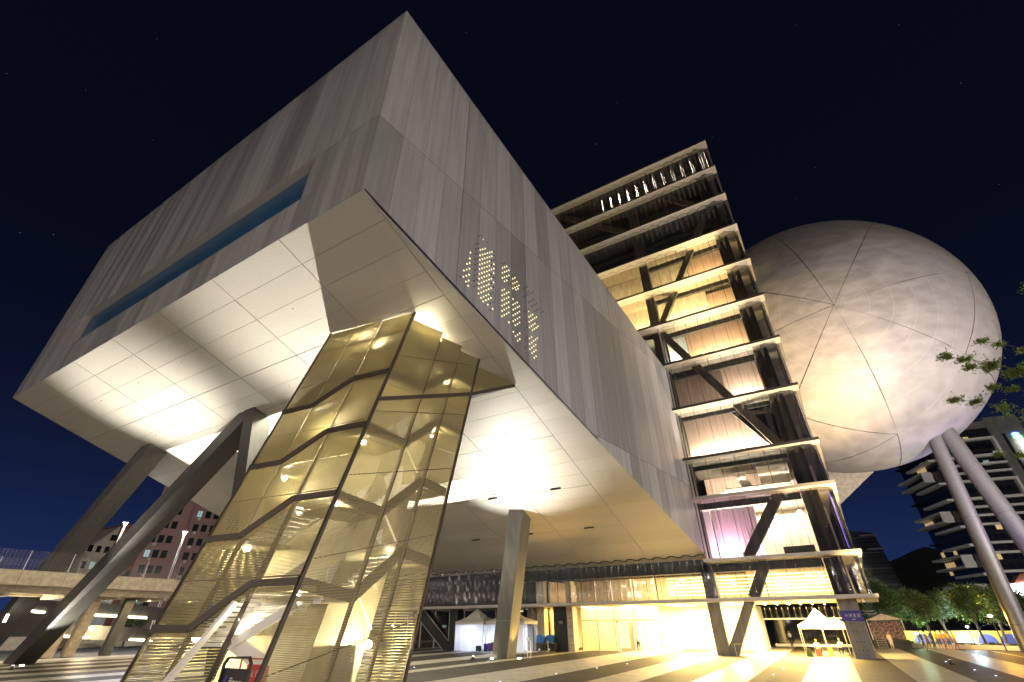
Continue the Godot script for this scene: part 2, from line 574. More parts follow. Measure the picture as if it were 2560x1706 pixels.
func _holes(lit: SurfaceTool, dark: SurfaceTool) -> void:
	# rows climb at 45 degrees: where a row starts along the wall and its height, how many holes, 0 lit, 1 dark, 2 mixed
	var rows := [[-18.18, 24.04, 1, 0], [-18.16, 23.5, 1, 0], [-17.92, 22.85, 2, 0], [-17.68, 22.12, 3, 0], [-17.43, 21.41, 1, 1], [-17.68, 21.6, 3, 0], [-17.92, 21.35, 2, 0], [-18.14, 21.15, 1, 0],
		[-18.95, 26.2, 2, 1], [-19.38, 26.19, 1, 0], [-19.8, 26.2, 1, 1], [-19.12, 24.98, 3, 0]]
	for k in 9:
		rows.append([-19.12, 24.47 - 0.42 * k, 5, 0])
		rows.append([-20.33, 25.68 - 0.42 * k, 2, 2])
		rows.append([-18.68, 25.2 - 0.47 * k, 2, 1])
	rows.append_array([[-19.36, 20.9, 4, 0], [-20.3, 21.8, 2, 2], [-19.6, 20.75, 4, 0], [-20.05, 20.75, 3, 2], [-20.28, 20.43, 2, 2]])
	rows.append_array([[-21.53, 25.4, 2, 1], [-21.53, 24.97, 3, 0], [-21.53, 24.5, 4, 0], [-21.53, 24.0, 4, 0], [-21.77, 23.85, 3, 2], [-22.25, 23.9, 2, 1], [-21.5, 22.85, 2, 0], [-21.5, 22.4, 4, 2]])
	for k in 4:
		rows.append([-21.5, 21.95 - 0.45 * k, 4, 0])
	rows.append_array([[-22.25, 20.5, 1, 0], [-22.6, 24.9, 2, 1], [-22.73, 24.72, 2, 0], [-22.73, 24.25, 3, 0], [-22.73, 23.8, 4, 0], [-23.1, 23.9, 2, 0], [-22.73, 22.8, 1, 0], [-22.73, 22.3, 3, 0], [-22.73, 21.85, 4, 0], [-22.73, 21.35, 4, 0], [-22.73, 20.85, 4, 0], [-22.96, 20.62, 3, 0], [-22.73, 19.95, 1, 0], [-22.96, 19.7, 3, 0], [-23.2, 19.45, 2, 0]])
	rows.append_array([[-24.05, 24.6, 3, 1], [-24.4, 24.45, 2, 1], [-24.05, 23.8, 6, 1], [-24.6, 23.6, 4, 1], [-25.0, 23.4, 4, 1], [-25.4, 23.2, 4, 1], [-26.3, 23.6, 2, 1], [-24.05, 22.4, 3, 1], [-24.6, 22.75, 1, 0], [-24.62, 22.25, 3, 0], [-24.62, 21.8, 5, 0], [-24.62, 21.3, 5, 2], [-25.0, 21.25, 4, 0], [-24.05, 20.9, 2, 1], [-24.6, 20.32, 2, 0], [-24.6, 19.85, 5, 0], [-24.6, 19.4, 4, 0], [-24.85, 19.2, 3, 0], [-25.08, 18.91, 2, 0], [-24.05, 20.0, 2, 1], [-24.05, 19.3, 1, 1]])
	rng.seed = 5
	for q in rows:
		for i in q[2]:
			var z: float = q[0] - 0.245 * i
			var y: float = q[1] + 0.245 * i
			if y < y_bot(z) + 0.3:
				continue
			var st := lit if q[3] == 0 or (q[3] == 2 and rng.randf() < 0.6) else dark
			var p := Vector3(x_side(z) + 0.004, y, z)
			tube(st, p, p + Vector3(0.006, 0, 0.001), 0.068, 0.068, 8)

# ------------------------------------------------------------------ leaning columns
func leaning_column(label: String, foot: Vector3, head: Vector3, ax: Vector3, az: Vector3, m: Material, uplights := []) -> Node3D:
	var t := thing("leaning_column", label, "column", foot, "slanted box columns under the theatre")
	var st := mb()
	var p := []
	for c in [foot, head]:
		for q in [Vector2(-1, 1), Vector2(1, 1), Vector2(1, -1), Vector2(-1, -1)]:
			var v: Vector3 = c + ax * q.x * 0.5 + az * q.y * 0.5
			if c == head:
				v.y = y_bot(v.z) + 0.04
			p.append(v)
	hexa(st, p)
	part("shaft", st, m, t)
	# joint ring
	var jt := mb()
	var q2 := []
	for e in [0.235, 0.2362]:
		for i in 4:
			var v: Vector3 = p[i].lerp(p[i + 4], e)
			var cc: Vector3 = foot.lerp(head, e)
			q2.append(cc + (v - cc) * 1.006)
	hexa(jt, q2)
	part("weld_joint", jt, M.pale_line, t)
	for u in uplights:
		var ul := mb()
		tube(ul, Vector3(u[0].x, 0.012, u[0].z), Vector3(u[0].x, 0.06, u[0].z), 0.16, 0.13, 14)
		part("uplight", ul, M.bulb_light, t)
		spot(t, u[0] + Vector3(0, 0.12, 0), u[1], u[2], u[3], u[4], 0.7, 0.1)
	return t

func columns() -> void:
	leaning_column("single slanted steel column between the white tent and the glass lobby", Vector3(-26.95, 0, -43.2), Vector3(-24.3, 12.2, -42.0), Vector3(1.45, 0, -0.3), Vector3(0.1, 0, 1.75), M.column_steel,
		[[Vector3(-25.4, 0, -43.4), Vector3(-24.0, 7, -42.4), Color(1, 0.8, 0.42), 26.0, 38.0], [Vector3(-27.4, 0, -41.9), Vector3(-26.2, 6, -41.8), Color(1, 0.9, 0.7), 1.5, 24.0]])
	leaning_column("thin dark member of the slanted V, foot at far left beside the road", Vector3(-63.2, 0, -19.6), Vector3(-39.9, 18.9, -20.95), Vector3(2.5, 0, 0), Vector3(0, 0, 1.5), M.column_dark,
		[[Vector3(-59.0, 0, -18.6), Vector3(-55.5, 5.2, -20.0), Color(1, 0.97, 0.9), 60.0, 30.0]])
	leaning_column("short steep member of the slanted V, ending behind the gold stair tower", Vector3(-34.5, 0, -21.3), Vector3(-39.4, 18.9, -20.95), Vector3(1.5, 0, 0), Vector3(0, 0, 1.72), M.column_dark)
	leaning_column("broad slanted column with pale face rising behind the walkway's mesh fence", Vector3(-80.5, 0, -21.2), Vector3(-57.6, 18.9, -20.95), Vector3(2.2, 0, 0), Vector3(0, 0, 1.8), M.column_steel,
		[[Vector3(-72.0, 0, -18.6), Vector3(-66.0, 11.0, -20.5), Color(1, 0.95, 0.8), 90.0, 34.0]])

# ------------------------------------------------------------------ floodlights on the plaza
func floodlight(label: String, at: Vector3, to: Vector3, c: Color, e: float, angle: float, soft := 1.0) -> void:
	var t := thing("floodlight", label, "floodlight", at, "ground floodlights aimed upwards")
	var st := mb()
	bx(st, at + Vector3(-0.16, 0.004, -0.14), at + Vector3(0.16, 0.1, 0.14))
	part("housing", st, M.dark_metal, t)
	var d := (to - at).normalized()
	var h := mb()
	tube(h, at + Vector3(0, 0.12, 0), at + Vector3(0, 0.12, 0) + d * 0.16, 0.07, 0.11, 14)
	part("barrel", h, M.dark_metal, t)
	var ln := mb()
	tube(ln, at + Vector3(0, 0.12, 0) + d * 0.165, at + Vector3(0, 0.12, 0) + d * 0.175, 0.095, 0.095, 14)
	part("lens_light", ln, M.lens_light, t)
	spot(t, at + Vector3(0, 0.12, 0) + d * 0.3, to, c, e, angle, soft, 0.12)

# ------------------------------------------------------------------ gold stair tower
func t_l1(y: float) -> Vector3:
	return Vector3(-23.44 - 0.0712 * y, y, -10.31 - 0.3098 * y)
func t_l2(y: float) -> Vector3:
	return Vector3(-16.69 - 0.0549 * y, y, -11.19 - 0.312 * y)
func t_l3(y: float) -> Vector3:
	return Vector3(-15.86 - 0.0143 * y, y, -17.45 - 0.2716 * y)
func t_front(t: float, y: float) -> Vector3:
	return t_l1(y).lerp(t_l2(y), t)
func t_right(t: float, y: float) -> Vector3:
	return t_l2(y).lerp(t_l3(y), t)
func y_ceil(p: Vector3) -> float:
	return 22.46 + KB * (p.z - BZ)

# horizontal slats of the expanded metal between two edges
func slats(st: SurfaceTool, left: Callable, right: Callable, y0: float, y1: float, pitch := 0.052) -> void:
	var y := y0
	while y < y1:
		var a: Vector3 = left.call(y)
		var b: Vector3 = right.call(y)
		if a.distance_to(b) > 0.05 and a.y < y_ceil(a) and b.y < y_ceil(b):
			bar(st, a, b, 0.046, 0.025)
		y += pitch

func stair_tower() -> void:
	var t := thing("stair_tower", "leaning stair tower wrapped in gold metal mesh, lit from inside", "tower", Vector3(-20, 0, -13))
	# cladding in bays
	var fr := [0.0, 0.32, 0.64, 1.0]
	var open := func(y: float) -> float:
		return clampf(0.26 + 0.088 * y, 0.0, 1.0) if y < 3.5 else 1.0
	for i in 3:
		for band in 6:
			var y0: float = [0.05, 2.5, 6.0, 9.66, 13.25, 16.9][band]
			var y1: float = [2.5, 6.0, 9.66, 13.25, 16.9, 20.6][band] - 0.03
			var st := mb()
			slats(st, func(y): return t_front(minf(fr[i] + 0.004, open.call(y)), y), func(y): return t_front(minf(fr[i + 1] - 0.004, open.call(y)), y), y0, y1)
			part("mesh_panel", st, M.gold, t, true)
	var rt := [0.0, 0.425, 0.72, 1.0]
	for i in 3:
		for band in 5:
			var y0: float = [0.05, 4.0, 7.5, 11.1, 14.0][band]
			var y1: float = [4.0, 7.5, 11.1, 14.0, 20.4][band] - 0.03
			var st := mb()
			slats(st, func(y): return t_right(rt[i] + 0.004, y), func(y): return t_right(rt[i + 1] - 0.004, y), y0, y1 if band < 4 else [20.4, 20.4, 19.0][i])
			part("mesh_panel", st, M.gold, t, true)
	# upper lobby: the mesh runs on to a point under the ceiling
	var D := Vector3(-15.12, 17.40, -25.55)
	var lob := mb()
	slats(lob, func(y): return t_l3(y), func(y):
		var s := clampf((y - 15.35) / (17.40 - 15.35), 0.0, 1.0)
		var low: Vector3 = t_l3(15.35).lerp(D, s)
		var c: float = (18.55 - y) / (18.55 - 17.40)
		var hi: Vector3 = t_l3(18.55).lerp(D, clampf(c, 0.0, 1.0))
		return Vector3(low.x, y, low.z) if y < 17.4 else Vector3(hi.x, y, hi.z), 15.35, 18.4)
	part("mesh_panel", lob, M.gold, t, true)
	# verticals of the frame
	for f in [0.32, 0.64]:
		var st := mb()
		bar(st, t_front(f, 0) + Vector3(0, 0, -0.12), t_front(f, 20.0) + Vector3(0, 0, -0.12), 0.10, 0.16, Vector3(0, 0, 1))
		part("mullion", st, M.bronze, t)
	for f in [0.425, 0.72]:
		var st := mb()
		bar(st, t_right(f, 0) + Vector3(-0.12, 0, 0), t_right(f, 18.6) + Vector3(-0.12, 0, 0), 0.12, 0.16, Vector3(0, 0, 1))
		part("mullion", st, M.bronze, t)
	for e in 3:
		var st := mb()
		var f: Callable = [t_l1, t_l2, t_l3][e]
		bar(st, f.call(0.0), f.call([20.25, 20.0, 18.4][e]), 0.14, 0.14, Vector3(0, 0, 1))
		part("corner_post", st, M.bronze, t)
	# panel joints halfway up each storey
	for y in [1.2, 4.35, 7.9, 11.6, 15.2, 18.3]:
		var st := mb()
		if y > 3.5:
			bar(st, t_front(0, y), t_front(1, y), 0.03, 0.035)
		else:
			bar(st, t_front(0, y), t_front(0.3, y), 0.03, 0.035)
		part("joint_rail", st, M.bronze, t)
	for y in [1.9, 5.6, 9.2, 12.8, 16.8]:
		var st := mb()
		bar(st, t_right(0, y - 0.7), t_right(1, y + 1.0), 0.03, 0.03)
		part("joint_rail", st, M.bronze, t)
	# edge of the upper lobby floor and its soffit
	var lb := mb()
	bar(lb, t_l2(12.85), t_l3(15.38), 0.2, 0.22)
	bar(lb, t_l3(15.38), D, 0.2, 0.22)
	part("lobby_edge_beam", lb, M.bronze, t)
	var so := mb()
	plate(so, [t_l3(15.36) + Vector3(-0.05, 0, 0), D + Vector3(-0.06, 0, 0), D + Vector3(-6, 0.0, 0), t_l3(15.36) + Vector3(-6, 0, 0)], Vector3(0, -0.1, 0))
	part("lobby_soffit", so, M.bronze, t)
	# landings, flights and bands, one set per storey
	var inn := Vector3(0.04, 0, -1)
	var inr := Vector3(-1, 0, -0.1)
	for s in 5:
		var y: float = [2.5, 6.0, 9.66, 13.25, 16.85][s]
		var u := y + 1.5
		var d := Vector3(0, 0, -0.16)
		var bands := [[t_front(0.0, y), t_front(0.32, y)], [t_front(0.32, y), t_front(0.64, u)], [t_front(0.64, u), t_front(1.0, u)]]
		if s < 4:
			for b in bands:
				var st := mb()
				bar(st, b[0] - d * 0.4 + Vector3(0, 0.12, 0), b[1] - d * 0.4 + Vector3(0, 0.12, 0), 0.06, 0.27)
				part("stair_band", st, M.bronze, t)
			var rb := [[t_right(0.0, u), t_right(0.425, u - 0.4)], [t_right(0.425, u - 0.4), t_right(0.72, u + 1.5)], [t_right(0.72, u + 1.5), t_right(1.0, u + 1.2)]]
			for b in rb:
				var st := mb()
				bar(st, b[0] + Vector3(-0.16, 0.1, 0), b[1] + Vector3(-0.16, 0.1, 0), 0.1, 0.46)
				part("stair_band", st, M.bronze, t)
		# landings
		for a in [[0.0, 0.32, y], [0.64, 1.0, u]]:
			var st := mb()
			var p0 := t_front(a[0], a[2]) + inn * 0.25
			var p1 := t_front(a[1], a[2]) + inn * 0.25
			plate(st, [p0, p1, p1 + inn * 2.3, p0 + inn * 2.3], Vector3(0, -0.18, 0))
			part("landing", st, M.core_gold, t)
		# front flight: steps
		var fl := mb()
		for i in 9:
			var f := 0.32 + 0.32 * (i + 0.5) / 9
			var q := t_front(f, y + 1.5 * (i + 0.5) / 9)
			box(fl, q + inn * 1.1, Vector3(0.30, 0.12, 1.5), Basis())
		part("flight", fl, M.white, t)
		# side flight
		var fr2 := mb()
		for i in 9:
			var f := 0.425 + 0.295 * (i + 0.5) / 9
			var q := t_right(f, u - 0.3 + 1.9 * (i + 0.5) / 9)
			if q.y + 0.3 < y_ceil(q):
				box(fr2, q + inr * 1.1, Vector3(1.5, 0.12, 0.30), Basis())
		part("flight", fr2, M.white, t)
		if s < 4:
			for a in [[0.02, 0.42, u - 0.35], [0.73, 0.98, u + 1.3]]:
				var ld := mb()
				var p0 := t_right(a[0], a[2]) + inr * 0.25
				var p1 := t_right(a[1], a[2]) + inr * 0.25
				if p1.y + 0.3 < y_ceil(p1):
					plate(ld, [p0, p1, p1 + inr * 2.2, p0 + inr * 2.2], Vector3(0, -0.18, 0))
					part("landing", ld, M.core_gold, t)
		# solid balustrade of the side flight, bright under the lamps
		var bl := mb()
		var b0 := t_right(0.40, u - 0.3) + inr * 2.0
		var b1 := t_right(0.74, u + 1.7) + inr * 2.0
		if b1.y + 1.3 < y_ceil(b1):
			plate(bl, [b0, b1, b1 + Vector3(0, 1.15, 0), b0 + Vector3(0, 1.15, 0)], inr * 0.08)
			part("balustrade", bl, M.white_paint, t)
		var bf := mb()
		var c0 := t_front(0.30, y) + inn * 2.1
		var c1 := t_front(0.66, u) + inn * 2.1
		plate(bf, [c0, c1, c1 + Vector3(0, 1.15, 0), c0 + Vector3(0, 1.15, 0)], inn * 0.08)
		part("balustrade", bf, M.white_paint, t)
		# light line under the handrail
		if s < 4:
			var hl := mb()
			bar(hl, t_right(0.44, u + 0.35) + inr * 0.8, t_right(0.72, u - 1.45) + inr * 0.8, 0.07, 0.07)
			part("handrail_light", hl, M.handrail_light, t)
	# core
	var co := mb()
	var cp := []
	for y in [0.0, 19.2]:
		for q in [[0.12, 2.9], [0.80, 2.9], [0.80, 5.6], [0.12, 5.6]]:
			var v: Vector3 = t_front(q[0], y) + inn * q[1]
			v.y = minf(v.y, y_ceil(v) - 0.05)
			cp.append(v)
	hexa(co, cp)
	part("core_wall", co, M.core_gold, t)
	var fl2 := mb()
	plate(fl2, [t_l1(0.03), t_l2(0.03), t_l3(0.03), t_l1(0.03) + t_l3(0) - t_l2(0)], Vector3(0, 0.05, 0))
	part("floor", fl2, M.beige, t)
	# back skins, seen through the front ones
	for k in 2:
		var bs := mb()
		var off := t_l3(0) - t_l2(0)
		var off2 := t_l1(0) - t_l2(0)
		if k == 0:
			slats(bs, func(y): return t_l1(y) + off, func(y): return t_l2(y) + off, 0.1, 18.2, 0.11)
		else:
			slats(bs, func(y): return t_l2(y) + off2, func(y): return t_l3(y) + off2, 0.1, 18.2, 0.11)
		part("mesh_panel", bs, M.gold, t, true)
	# lamps
	var warm := Color(1.0, 0.95, 0.78)
	for p in [Vector3(-22.72, 5.8, -13.5), Vector3(-22.95, 9.37, -14.63), Vector3(-23.1, 12.94, -15.75), Vector3(-22.3, 18.43, -17.6),
			Vector3(-17.75, 7.13, -14.1), Vector3(-17.93, 10.6, -15.17), Vector3(-18.13, 14.22, -16.3), Vector3(-18.22, 19.3, -18.7), Vector3(-17.6, 3.6, -13.0), Vector3(-22.5, 2.3, -12.3),
			Vector3(-16.88, 8.89, -18.33), Vector3(-17.05, 12.04, -19.34), Vector3(-17.2, 5.4, -17.3), Vector3(-17.3, 15.4, -20.3), Vector3(-20.4, 17.2, -17.2), Vector3(-20.0, 7.3, -13.9), Vector3(-20.2, 11.0, -15.1), Vector3(-16.9, 2.0, -16.4)]:
		var st := mb()
		ball(st, p, Vector3.ONE * (0.15 if p.z > -17.0 or p.y > 18.0 else 0.07), 6)
		part("bulb_light", st, M.tower_bulb_light, t)
		omni(t, p, warm, 8.0 if p.z > -17.0 or p.y > 18.0 else 5.0, 0.11)
	# open foot of the tower with a white flight seen from below
	var sg := mb()
	bar(sg, t_front(0.26, 0.02) + inn * 0.05, t_front(0.565, 3.5) + inn * 0.05, 0.16, 0.22, Vector3(0, 0, 1))
	part("opening_frame", sg, M.white_paint, t)
	for i in 8:
		var rs := mb()
		var y := 2.05 + 0.19 * i
		var q := t_front(0.36 + 0.026 * i, y) + inn * (0.45 + 0.12 * i)
		var w := 1.0 + 0.30 * i
		bx(rs, Vector3(q.x, y, q.z - 0.02), Vector3(q.x + w + 0.5, y + 0.12, q.z + 0.02))
		bx(rs, Vector3(q.x, y + 0.15, q.z - 0.14), Vector3(q.x + w + 0.5, y + 0.18, q.z + 0.02))
		part("step", rs, M.white_paint, t)
	var str := mb()
	bar(str, Vector3(-19.4, 2.15, -12.0), Vector3(-17.0, 3.35, -12.6), 0.12, 0.3)
	bar(str, Vector3(-19.5, 2.2, -12.1), Vector3(-18.7, 1.5, -12.9), 0.3, 0.5)
	part("stringer", str, M.white_paint, t)
	var wl := mb()
	bx(wl, Vector3(-22.0, 0.05, -15.4), Vector3(-16.5, 2.0, -15.3))
	part("service_wall", wl, M.grey_render, t)
	omni(t, Vector3(-19.3, 2.9, -11.9), Color(1, 0.95, 0.85), 1.6, 0.12)
	var ub := mb()
	ball(ub, Vector3(-19.3, 2.9, -11.9), Vector3.ONE * 0.06, 5)
	part("bulb_light", ub, M.bulb_light, t)

# ------------------------------------------------------------------ glass block
const TOPS := [4.63, 8.05, 14.01, 18.24, 24.26, 30.29, 36.3, 42.13, 48.29, 54.38, 60.32, 66.4]
const ZF := -52.6
const ZG := -53.5
const XR := 3.85
const XL := -42.0

func wave_path(xl: float, xr: float, corner: bool) -> Array:
	var out := []
	var n := int((xr - xl) / 0.123)
	for i in n + 1:
		var x := xl + (xr - xl) * i / n
		out.append(Vector3(x, 0, ZG + 0.2 * sin(TAU * (x + 27.82) / 1.475)))
	if corner:
		var z0: float = out[-1].z
		for i in range(1, 9):
			var a := PI / 2 * i / 8.0
			out.append(Vector3(xr + 0.6 * sin(a), 0, z0 - 0.6 * (1.0 - cos(a))))
		for i in range(1, 120):
			var z := z0 - 0.6 - 0.2 * i
			out.append(Vector3(xr + 0.6 + 0.18 * sin(TAU * 0.2 * i / 1.475), 0, z))
	return out

func wave_wall(st: SurfaceTool, path: Array, y0: float, y1: float) -> void:
	for i in path.size() - 1:
		var a: Vector3 = path[i]
		var b: Vector3 = path[i + 1]
		quad(st, Vector3(a.x, y0, a.z), Vector3(a.x, y1, a.z), Vector3(b.x, y1, b.z), Vector3(b.x, y0, b.z))

func strip_up(t: Node3D, x0: float, x1: float, y: float, z: float, c: Color, e: float, mkey := "strip_light", tilt := 0.0) -> void:
	var st := mb()
	bx(st, Vector3(x0, y, z - 0.05), Vector3(x1, y + 0.05, z + 0.05))
	part("strip_light", st, M[mkey], t)
	var at := Vector3((x0 + x1) * 0.5, y + 0.09, z)
	area(t, at, at + Vector3(0, 1, tilt), c, e, absf(x1 - x0), 0.10)

func block_wall(t: Node3D, called: String, x0: float, x1: float, y0: float, y1: float, z: float, m: Material, pitch := 0.9) -> void:
	# wall of upright boards, each a piece of its own
	var x := x0
	while x < x1 - 0.05:
		var e := minf(x + pitch, x1)
		var st := mb()
		bx(st, Vector3(x + 0.008, y0, z), Vector3(e - 0.008, y1, z - 0.06))
		part(called, st, m, t)
		x += pitch
	var b := mb()
	bx(b, Vector3(x0, y0, z - 0.08), Vector3(x1, y1, z - 0.14))
	part("wall_back", b, M.seam, t)

func glass_block() -> void:
	var t := thing("glass_block", "tall glass-fronted block of stacked floors with wavy panes and bright rooms", "building", Vector3(-10, 0, -60))
	for i in 12:
		var y: float = TOPS[i]
		var th := 0.27
		var st := mb()
		var fl := 1.6 if i < 4 else 1.0     # the flank of the slabs runs slightly outwards
		var xl := -60.0 if i == 0 else (-9.38 if i < 6 else XL)
		plate(st, [Vector3(xl, y, ZF), Vector3(XR, y, ZF), Vector3(XR + 0.03, y, ZG - 0.6), Vector3(xl, y, ZG - 0.6)], Vector3(0, -th, 0))
		var back := -66.0 if i == 0 else -86.0
		var ml := -60.0 if i == 0 else (-9.36 if i < 6 else XL)
		plate(st, [Vector3(ml, y - 0.002, ZG - 0.6), Vector3(XR + 0.03, y - 0.002, ZG - 0.6), Vector3(XR + fl * (0.5 if i == 0 else 1.0), y - 0.002, back), Vector3(ml, y - 0.002, back)], Vector3(0, -th + 0.004, 0))
		if i > 0 and i < 6:
			plate(st, [Vector3(XL, y - 0.002, -55.6), Vector3(ml - 0.01, y - 0.002, -55.6), Vector3(ml - 0.01, y - 0.002, back), Vector3(XL, y - 0.002, back)], Vector3(0, -th + 0.004, 0))
		var sl := part("floor_slab", st, M.slab_metal if i < 3 else M.slab_dark, t)
		var un := mb()
		plate(un, [Vector3(xl + 0.05, y - th - 0.004, ZF - 0.03), Vector3(XR - 0.03, y - th - 0.004, ZF - 0.03), Vector3(XR - 0.01, y - th - 0.004, ZG - 0.6), Vector3(xl + 0.05, y - th - 0.004, ZG - 0.6)], Vector3(0, -0.02, 0))
		part("soffit", un, M.slab_soffit, sl)
		un = mb()
		plate(un, [Vector3(ml, y - th - 0.006, ZG - 0.6), Vector3(XR - 0.01, y - th - 0.006, ZG - 0.6), Vector3(XR + fl * (0.5 if i == 0 else 1.0) - 0.04, y - th - 0.006, back), Vector3(ml, y - th - 0.006, back)], Vector3(0, -0.02, 0))
		part("ceiling", un, M.slab_soffit if i in [0, 1, 2] else M.gold_ceiling if i in [6, 7, 8] else M.room_ceiling if i < 7 else M.black, sl)
	# wavy glass, one pane run per storey
	for i in 11:
		var y0: float = TOPS[i] + 0.004
		var y1: float = TOPS[i + 1] - 0.295
		var xl := -56.0 if i == 0 else (-9.2 if i < 5 else -40.0)
		if i == 5:
			xl = -9.0
		var p := wave_path(xl, 2.8, true)
		var st := mb(true)
		wave_wall(st, p, y0, y1)
		if i == 0:
			st = mb(true)
			wave_wall(st, wave_path(-56.0, -9.36, false), y0, 8.52)
			part("wavy_glass", st, M.glass, t)
			p = wave_path(-9.36, 2.8, true)
			st = mb(true)
			wave_wall(st, p, y0, y1)
			var gl := mb()
			var gp := wave_path(-56.0, -9.36, false)
			for q in gp.size() - 1:
				bar(gl, Vector3(gp[q].x, y_bot(gp[q].z) - 0.03, gp[q].z), Vector3(gp[q + 1].x, y_bot(gp[q + 1].z) - 0.03, gp[q + 1].z), 0.12, 0.09)
			part("gasket", gl, M.black, t)
			var bh := mb()
			bx(bh, Vector3(-56.0, 7.0, -54.5), Vector3(-9.42, 8.24, -54.6))
			part("bulkhead", bh, M.black, t)
		var flat_n := p.size() - 128 - 16
		var cg := mb(true)
		wave_wall(cg, p.slice(flat_n), y0, y1)
		st = mb(true)
		wave_wall(st, p.slice(0, flat_n + 1), y0, y1)
		part("wavy_glass", st, M.glass, t)
		part("corner_glass", cg, M.tinted_glass, t)
		var gk := mb()
		for q in p.size() - 1:
			if p[q].z < -62.0:
				break
			bar(gk, p[q] + Vector3(0, y1 + 0.02, 0), p[q + 1] + Vector3(0, y1 + 0.02, 0), 0.05, 0.06)
		part("gasket", gk, M.black, t)
		# joints between panes
		var x := -27.45 if i == 0 else -9.0 + (0.37 if i < 6 else 0.0)
		while x < 2.6:
			var js := mb()
			var z := ZG + 0.2 * sin(TAU * (x + 27.82) / 1.475)
			bx(js, Vector3(x - 0.02, y0, z - 0.02), Vector3(x + 0.02, y1, z + 0.02))
			part("glass_joint", js, M.dark_metal, t)
			x += 1.475
	for x in [-14.78, -4.45]:
		var ms := mb()
		bx(ms, Vector3(x - 0.05, 4.64, ZG - 0.3), Vector3(x + 0.05, 7.76, ZG - 0.22))
		part("mullion", ms, M.black, t)
	# frame beside the theatre wall
	for i in range(1, 6):
		var st := mb()
		bx(st, Vector3(-9.2, TOPS[i] + 0.01, ZG - 0.28), Vector3(-9.05, TOPS[i + 1] - 0.3, ZG - 0.05))
		part("end_frame", st, M.steel_frame, t)
	# roof screen of dark scallops behind the top edge
	var scr := mb(true)
	var sp := []
	for k in 260:
		var x := XL + 0.172 * k
		sp.append(Vector3(x, 0, -54.2 + 0.2 * sin(TAU * x / 1.475)))
	wave_wall(scr, sp, 66.42, 67.5)
	part("roof_screen", scr, M.dark_glass, t)
	# structure
	var cols := [[0.8, 2.3, -54.5, -56.0], [-10.2, -9.0, -54.5, -55.8], [-24.0, -22.6, -56.0, -57.4], [-38.0, -36.6, -56.0, -57.4]]
	for c in cols:
		var st := mb()
		bx(st, Vector3(c[0], 8.05 if c[0] > -20 else 20.0, c[2]), Vector3(c[1], 66.1, c[3]))
		part("pillar", st, M.brace_dark, t)
	var V := [
		[Vector3(-5.5, 8.05, -55.0), Vector3(-1.0, 13.9, -55.0), 1.0], [Vector3(0.6, 18.3, -55.3), Vector3(-9.2, 36.3, -55.3), 0.9],
		[Vector3(-9.0, 37.0, -55.3), Vector3(0.9, 54.4, -55.3), 0.85], [Vector3(0.6, 55.0, -55.3), Vector3(-9.4, 66.0, -55.3), 0.85], [Vector3(-9.4, 54.5, -55.3), Vector3(-22.0, 66.0, -55.3), 0.85]]
	for v in V:
		var st := mb()
		bar(st, v[0] + Vector3(0, 0, 0.3), v[1] + Vector3(0, 0, 0.3), v[2], 0.6, Vector3(0, 0, 1))
		part("brace", st, M.brace_dark, t)
	# rooms
	var warm := Color(1.0, 0.90, 0.70)
	var gold := Color(1.0, 0.88, 0.62)
	var white := Color(1.0, 0.93, 0.80)
	# edge beams (dark bands under the slabs)
	for b in [[0, 7.0, -55.0], [1, 13.1, -55.0], [2, 17.5, -55.9], [3, 23.5, -55.4], [4, 29.2, -55.4], [5, 35.3, -55.4], [6, 41.2, -55.4], [7, 47.3, -55.4]]:
		var st := mb()
		var y1: float = TOPS[b[0] + 1] - 0.3
		bx(st, Vector3(-9.05, minf(b[1], y1 - 0.15), b[2]), Vector3(0.75, y1, b[2] - 0.3))
		part("edge_beam", st, M.black, t)
	# storey 1-2 (second storey): bright foyer with curtain
	block_wall(t, "wall_board", -9.0, 2.9, 8.05, 13.7, -64.0, M.cream, 1.2)
	for k in 16:
		var st := mb()
		var x := -8.0 + 0.27 * k
		tube(st, Vector3(x, 8.1, -55.75 + 0.06 * (k % 2)), Vector3(x, 13.05, -55.75 + 0.06 * (k % 2)), 0.15, 0.15, 8, false)
		part("curtain_fold", st, M.curtain, t)
	strip_up(t, -8.0, -4.0, 8.12, -54.5, Color(1, 0.78, 0.88), 26.0, "strip_light", -0.5)
	var vl := mb()
	bx(vl, Vector3(3.1, 8.4, -54.5), Vector3(3.16, 13.3, -54.56))
	part("violet_light", vl, M.violet_light, t)
	var wc := mb()
	bx(wc, Vector3(-9.0, 8.06, -55.6), Vector3(-8.25, 13.0, -55.7))
	part("white_column", wc, M.white_paint, t)
	area(t, Vector3(-6.0, 8.3, -58.0), Vector3(-6.0, 13.0, -57.2), Color(1, 0.88, 0.90), 110.0, 6.0, 1.0)
	area(t, Vector3(-3.0, 13.55, -59.5), Vector3(-3.0, 8, -59.5), white, 130.0, 9.0, 5.0)
	for x in [-7.0, -4.6, -2.2, 0.2]:
		for z in [-57.5, -60.0, -62.5]:
			var st := mb()
			ball(st, Vector3(x, 12.6 - 0.12 * absf(z + 60), z), Vector3(0.22, 0.22, 0.22), 5)
			part("pendant_light", st, M.bulb_light, t)
	for k in 4:
		var st := mb()
		bx(st, Vector3(-6.5, 11.2 + 0.55 * k, -60.0 - 0.9 * k), Vector3(0.6, 11.4 + 0.55 * k, -60.7 - 0.9 * k))
		part("ceiling_baffle", st, M.white, t)
	var pt := mb()
	bx(pt, Vector3(-2.2, 8.06, -55.9), Vector3(0.5, 9.0, -56.4))
	part("planter_box", pt, M.black, t)
	# storey three: stair seats under a sloped white soffit
	block_wall(t, "wall_board", -9.0, 2.9, 14.0, 17.9, -62.0, M.rose_wall, 1.2)
